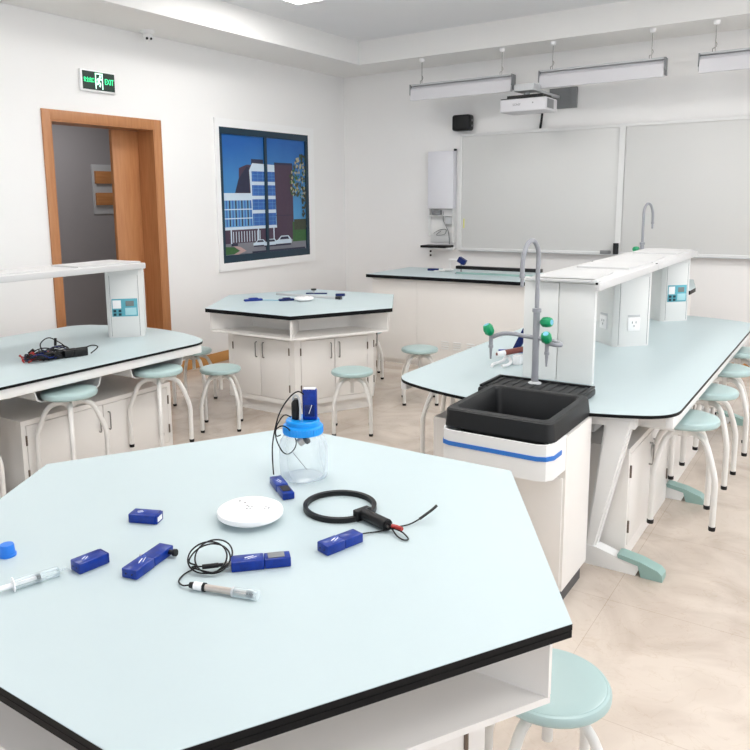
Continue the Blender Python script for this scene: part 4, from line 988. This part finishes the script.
# jar with sensors on its lid
jx, jy = -1.432, 1.850
t = thing('plastic_jar', 'clear jar with a bright blue lid at the back of the foreground table', 'jar', (jx, jy, ZH))
def jar_loop(r, z, sq): # rounded square section
    return [((abs(math.cos(a))**sq*(1 if math.cos(a) >= 0 else -1))*r, (abs(math.sin(a))**sq*(1 if math.sin(a) >= 0 else -1))*r, z) for a in [2*PI*k/48 for k in range(48)]]
bm = NB(); rows = []
JR = Matrix.Rotation(-.35, 4, 'Z')
for r_, z, sq in ((.054, .002, .75), (.064, .0, .72), (.070, .009, .72), (.072, .04, .72), (.072, .10, .74), (.069, .122, .8), (.062, .137, .92), (.057, .146, 1), (.056, .158, 1)):
    rows.append([bm.verts.new(Matrix.Translation((jx, jy, ZH+.0005)) @ JR @ Vector(p)) for p in jar_loop(r_, z, sq)])
for i in range(len(rows)-1):
    for k in range(48): bm.faces.new((rows[i][k], rows[i][(k+1) % 48], rows[i+1][(k+1) % 48], rows[i+1][k]))
bm.faces.new(rows[0][::-1])
obj('jar_body', bm, glass, t, normals=False)
bm = NB(); lathe(bm, [(.064, .148), (.064, .170), (.0615, .174), (.054, .176), (.054, .189), (.051, .1925), (.001, .1925)], 48, Matrix.Translation((jx, jy, ZH)))
for k in range(36):
    a = 2*PI*k/36; box(bm, -.001, .0012, -.002, .002, .150, .170, mtx=Matrix.Translation((jx+.064*math.cos(a), jy+.064*math.sin(a), ZH)) @ Matrix.Rotation(a, 4, 'Z'))
obj('lid', bm, lidm, t, label='bright blue screw lid')
bm = NB()
for k in range(9): tube(bm, [(jx-.053, jy-.040, ZH+.03+k*.010), (jx-.047, jy-.046, ZH+.03+k*.010)], .0006, 4)
for (k, (dx, z)) in enumerate(((.0, .105), (.007, .095), (.014, .085), (.021, .075), (.028, .065), (.035, .055))):
    tube(bm, [(jx+.006+dx, jy-.068+dx*.5, ZH+z), (jx+.014+dx, jy-.064+dx*.5, ZH+z-.010)], .0012, 4)
obj('moulded_marks', bm, greypl, t)
zl = ZH+.1925
t2 = thing('data_sensor', 'blue sensor standing upright on the jar lid', 'sensor', (jx+.023, jy+.009, zl))
R2 = Matrix.Rotation(.55, 4, 'Z')
bm = NB(); box(bm, -.023, .023, -.014, .014, 0, .100, .006, 3, mtx=R2); obj('case', bm, sensb, t2, local=True)
bm = NB(); box(bm, -.016, .016, -.0155, -.0135, .012, .05, .001, mtx=R2); obj('face_label', bm, sensd, t2, local=True)
bm = NB(); tube(bm, [(.006, -.014, .022), (.014, -.009, .05)], .0011, 5); obj('logo_mark', bm, whitepl, t2, local=True)
bm = NB(); box(bm, -.019, .019, -.012, .012, .0995, .102, .001, mtx=R2); obj('top_label', bm, whitepl, t2, local=True)
t3 = thing('gas_probe', 'small black probe beside the upright sensor on the jar lid', 'probe', (jx-.017, jy-.010, zl))
bm = NB(); lathe(bm, [(.015, 0), (.016, .01), (.016, .050), (.011, .064), (.001, .067)], 20, None); obj('body', bm, blackp, t3, local=True)
bm = NB(); tube(bm, smooth([(-.008, -.006, .055), (-.002, -.012, .074), (.010, -.010, .080), (.020, -.010, .068), (.025, -.012, .040), (.025, -.014, .003)]), .0035, 8); obj('white_tube', bm, lgrey, t3, local=True, label='thin pale tube')
bm = NB(); tube(bm, smooth([(-1.412, 1.832, 1.150), (-1.425, 1.819, 1.161), (-1.445, 1.803, 1.144), (-1.468, 1.786, 1.103), (-1.481, 1.775, 1.055), (-1.491, 1.767, .989), (-1.492, 1.767, .925), (-1.487, 1.764, .893)], 6), .0022, 6)
tube(bm, smooth([(-1.431, 1.789, 1.085), (-1.447, 1.776, 1.092), (-1.463, 1.764, 1.067), (-1.47, 1.759, 1.041), (-1.468, 1.76, 1.012), (-1.455, 1.77, .975), (-1.44, 1.782, .965), (-1.423, 1.795, .984), (-1.421, 1.797, 1.013), (-1.438, 1.783, 1.047), (-1.454, 1.771, 1.057), (-1.469, 1.76, 1.045), (-1.468, 1.76, 1.025), (-1.457, 1.769, 1.028)], 6), .0020, 6)
tag(obj('sensor_lead', bm, blackp), 'thin black lead looping from the jar lid down to the sensor in front', 'cable')
t4 = thing('probe_tip', 'short metal probe tip inside the jar under the lid', 'probe', (jx+.028, jy+.0, ZH+.13))
bm = NB(); cyl(bm, (jx+.024, jy-.026, ZH+.136), (jx+.010, jy-.034, ZH+.124), .0135, 18); obj('metal_cap', bm, pinkish, t4)
bm = NB(); cyl(bm, (jx+.034, jy-.020, ZH+.138), (jx+.026, jy-.025, ZH+.131), .0145, 18); obj('collar', bm, blackp, t4)
bm = NB(); cyl(bm, (jx+.030, jy-.022, ZH+.136), (jx+.03, jy-.018, ZH+.16), .008, 12); obj('stem', bm, greypl, t4)

# black ring with handle
t = thing('ring_sensor', 'black ring on a cylindrical handle lying on the foreground table', 'ring sensor', (-1.19, 1.685, ZH))
bm = NB()
n = 64; RC = Vector((-1.186, 1.698)); RR = .100
prof = [(-.006, 0), (.006, 0), (.006, .014), (-.006, .014)]
rows = [[bm.verts.new((RC.x+(RR+p[0])*math.cos(2*PI*k/n), RC.y+(RR+p[0])*math.sin(2*PI*k/n), ZH+.001+p[1])) for p in prof] for k in range(n)]
for k in range(n):
    for i in range(4): bm.faces.new((rows[k][i], rows[k][(i+1) % 4], rows[(k+1) % n][(i+1) % 4], rows[(k+1) % n][i]))
obj('ring', bm, blackp, t)
hd = (Vector((-.985, 1.640))-RC).normalized(); h0 = RC+hd*(RR-.006)
H0 = Vector((h0.x, h0.y, ZH+.0175)); HD = Vector((hd.x, hd.y, 0))
bm = NB(); cyl(bm, H0+HD*.012, H0+HD*.108, .0165, 24); cyl(bm, H0+HD*.108, H0+HD*.112, .0145, 24); obj('handle', bm, blackp, t)
bm = NB(); frame_box(bm, (H0.x, H0.y, ZH), tuple(HD), (-hd.y, hd.x, 0), -.006, .014, -.026, .026, .0005, .032, .003); obj('clamp', bm, blackp, t)
for s in (-1, 1):
    pth = Vector((-hd.y, hd.x, 0))*s*.006
    bm = NB(); cyl(bm, H0+HD*.112+pth, H0+HD*.118+pth, .004, 10); obj('terminal', bm, metal, t)
bm = NB(); nd = Vector((-hd.y, hd.x, 0)); e = H0+HD*.118
tube(bm, smooth([e+nd*.006, e+HD*.012+nd*.010, e+HD*.034+nd*.012], 4), .0055, 8); obj('red_plug', bm, redp, t, label='red plug')
E_ = [(-1.037, 1.552, ZH+.012), (-1.030, 1.585, ZH+.006), (-1.010, 1.615, ZH+.004), (-.990, 1.632, ZH+.008), (e.x, e.y, ZH+.010), (-.968, 1.642, ZH+.012), (-.945, 1.642, ZH+.008), (-.918, 1.624, ZH+.004), (-.925, 1.612, ZH+.004), (-.950, 1.620, ZH+.006), (-.975, 1.640, ZH+.010)]
bm = NB(); tube(bm, smooth(E_, 6), .0022, 6)
tube(bm, smooth([(e.x, e.y, ZH+.012), (-.972, 1.668, ZH+.008), (-.958, 1.70, ZH+.006), (-.945, 1.735, ZH+.012), (-.930, 1.775, ZH+.026), (-.924, 1.795, ZH+.034)], 6), .0022, 6)
tube(bm, smooth([(-.945, 1.735, ZH+.012), (-.930, 1.775, ZH+.026), (-.924, 1.795, ZH+.034)], 6), .004, 6)
obj('lead', bm, blackp, t)
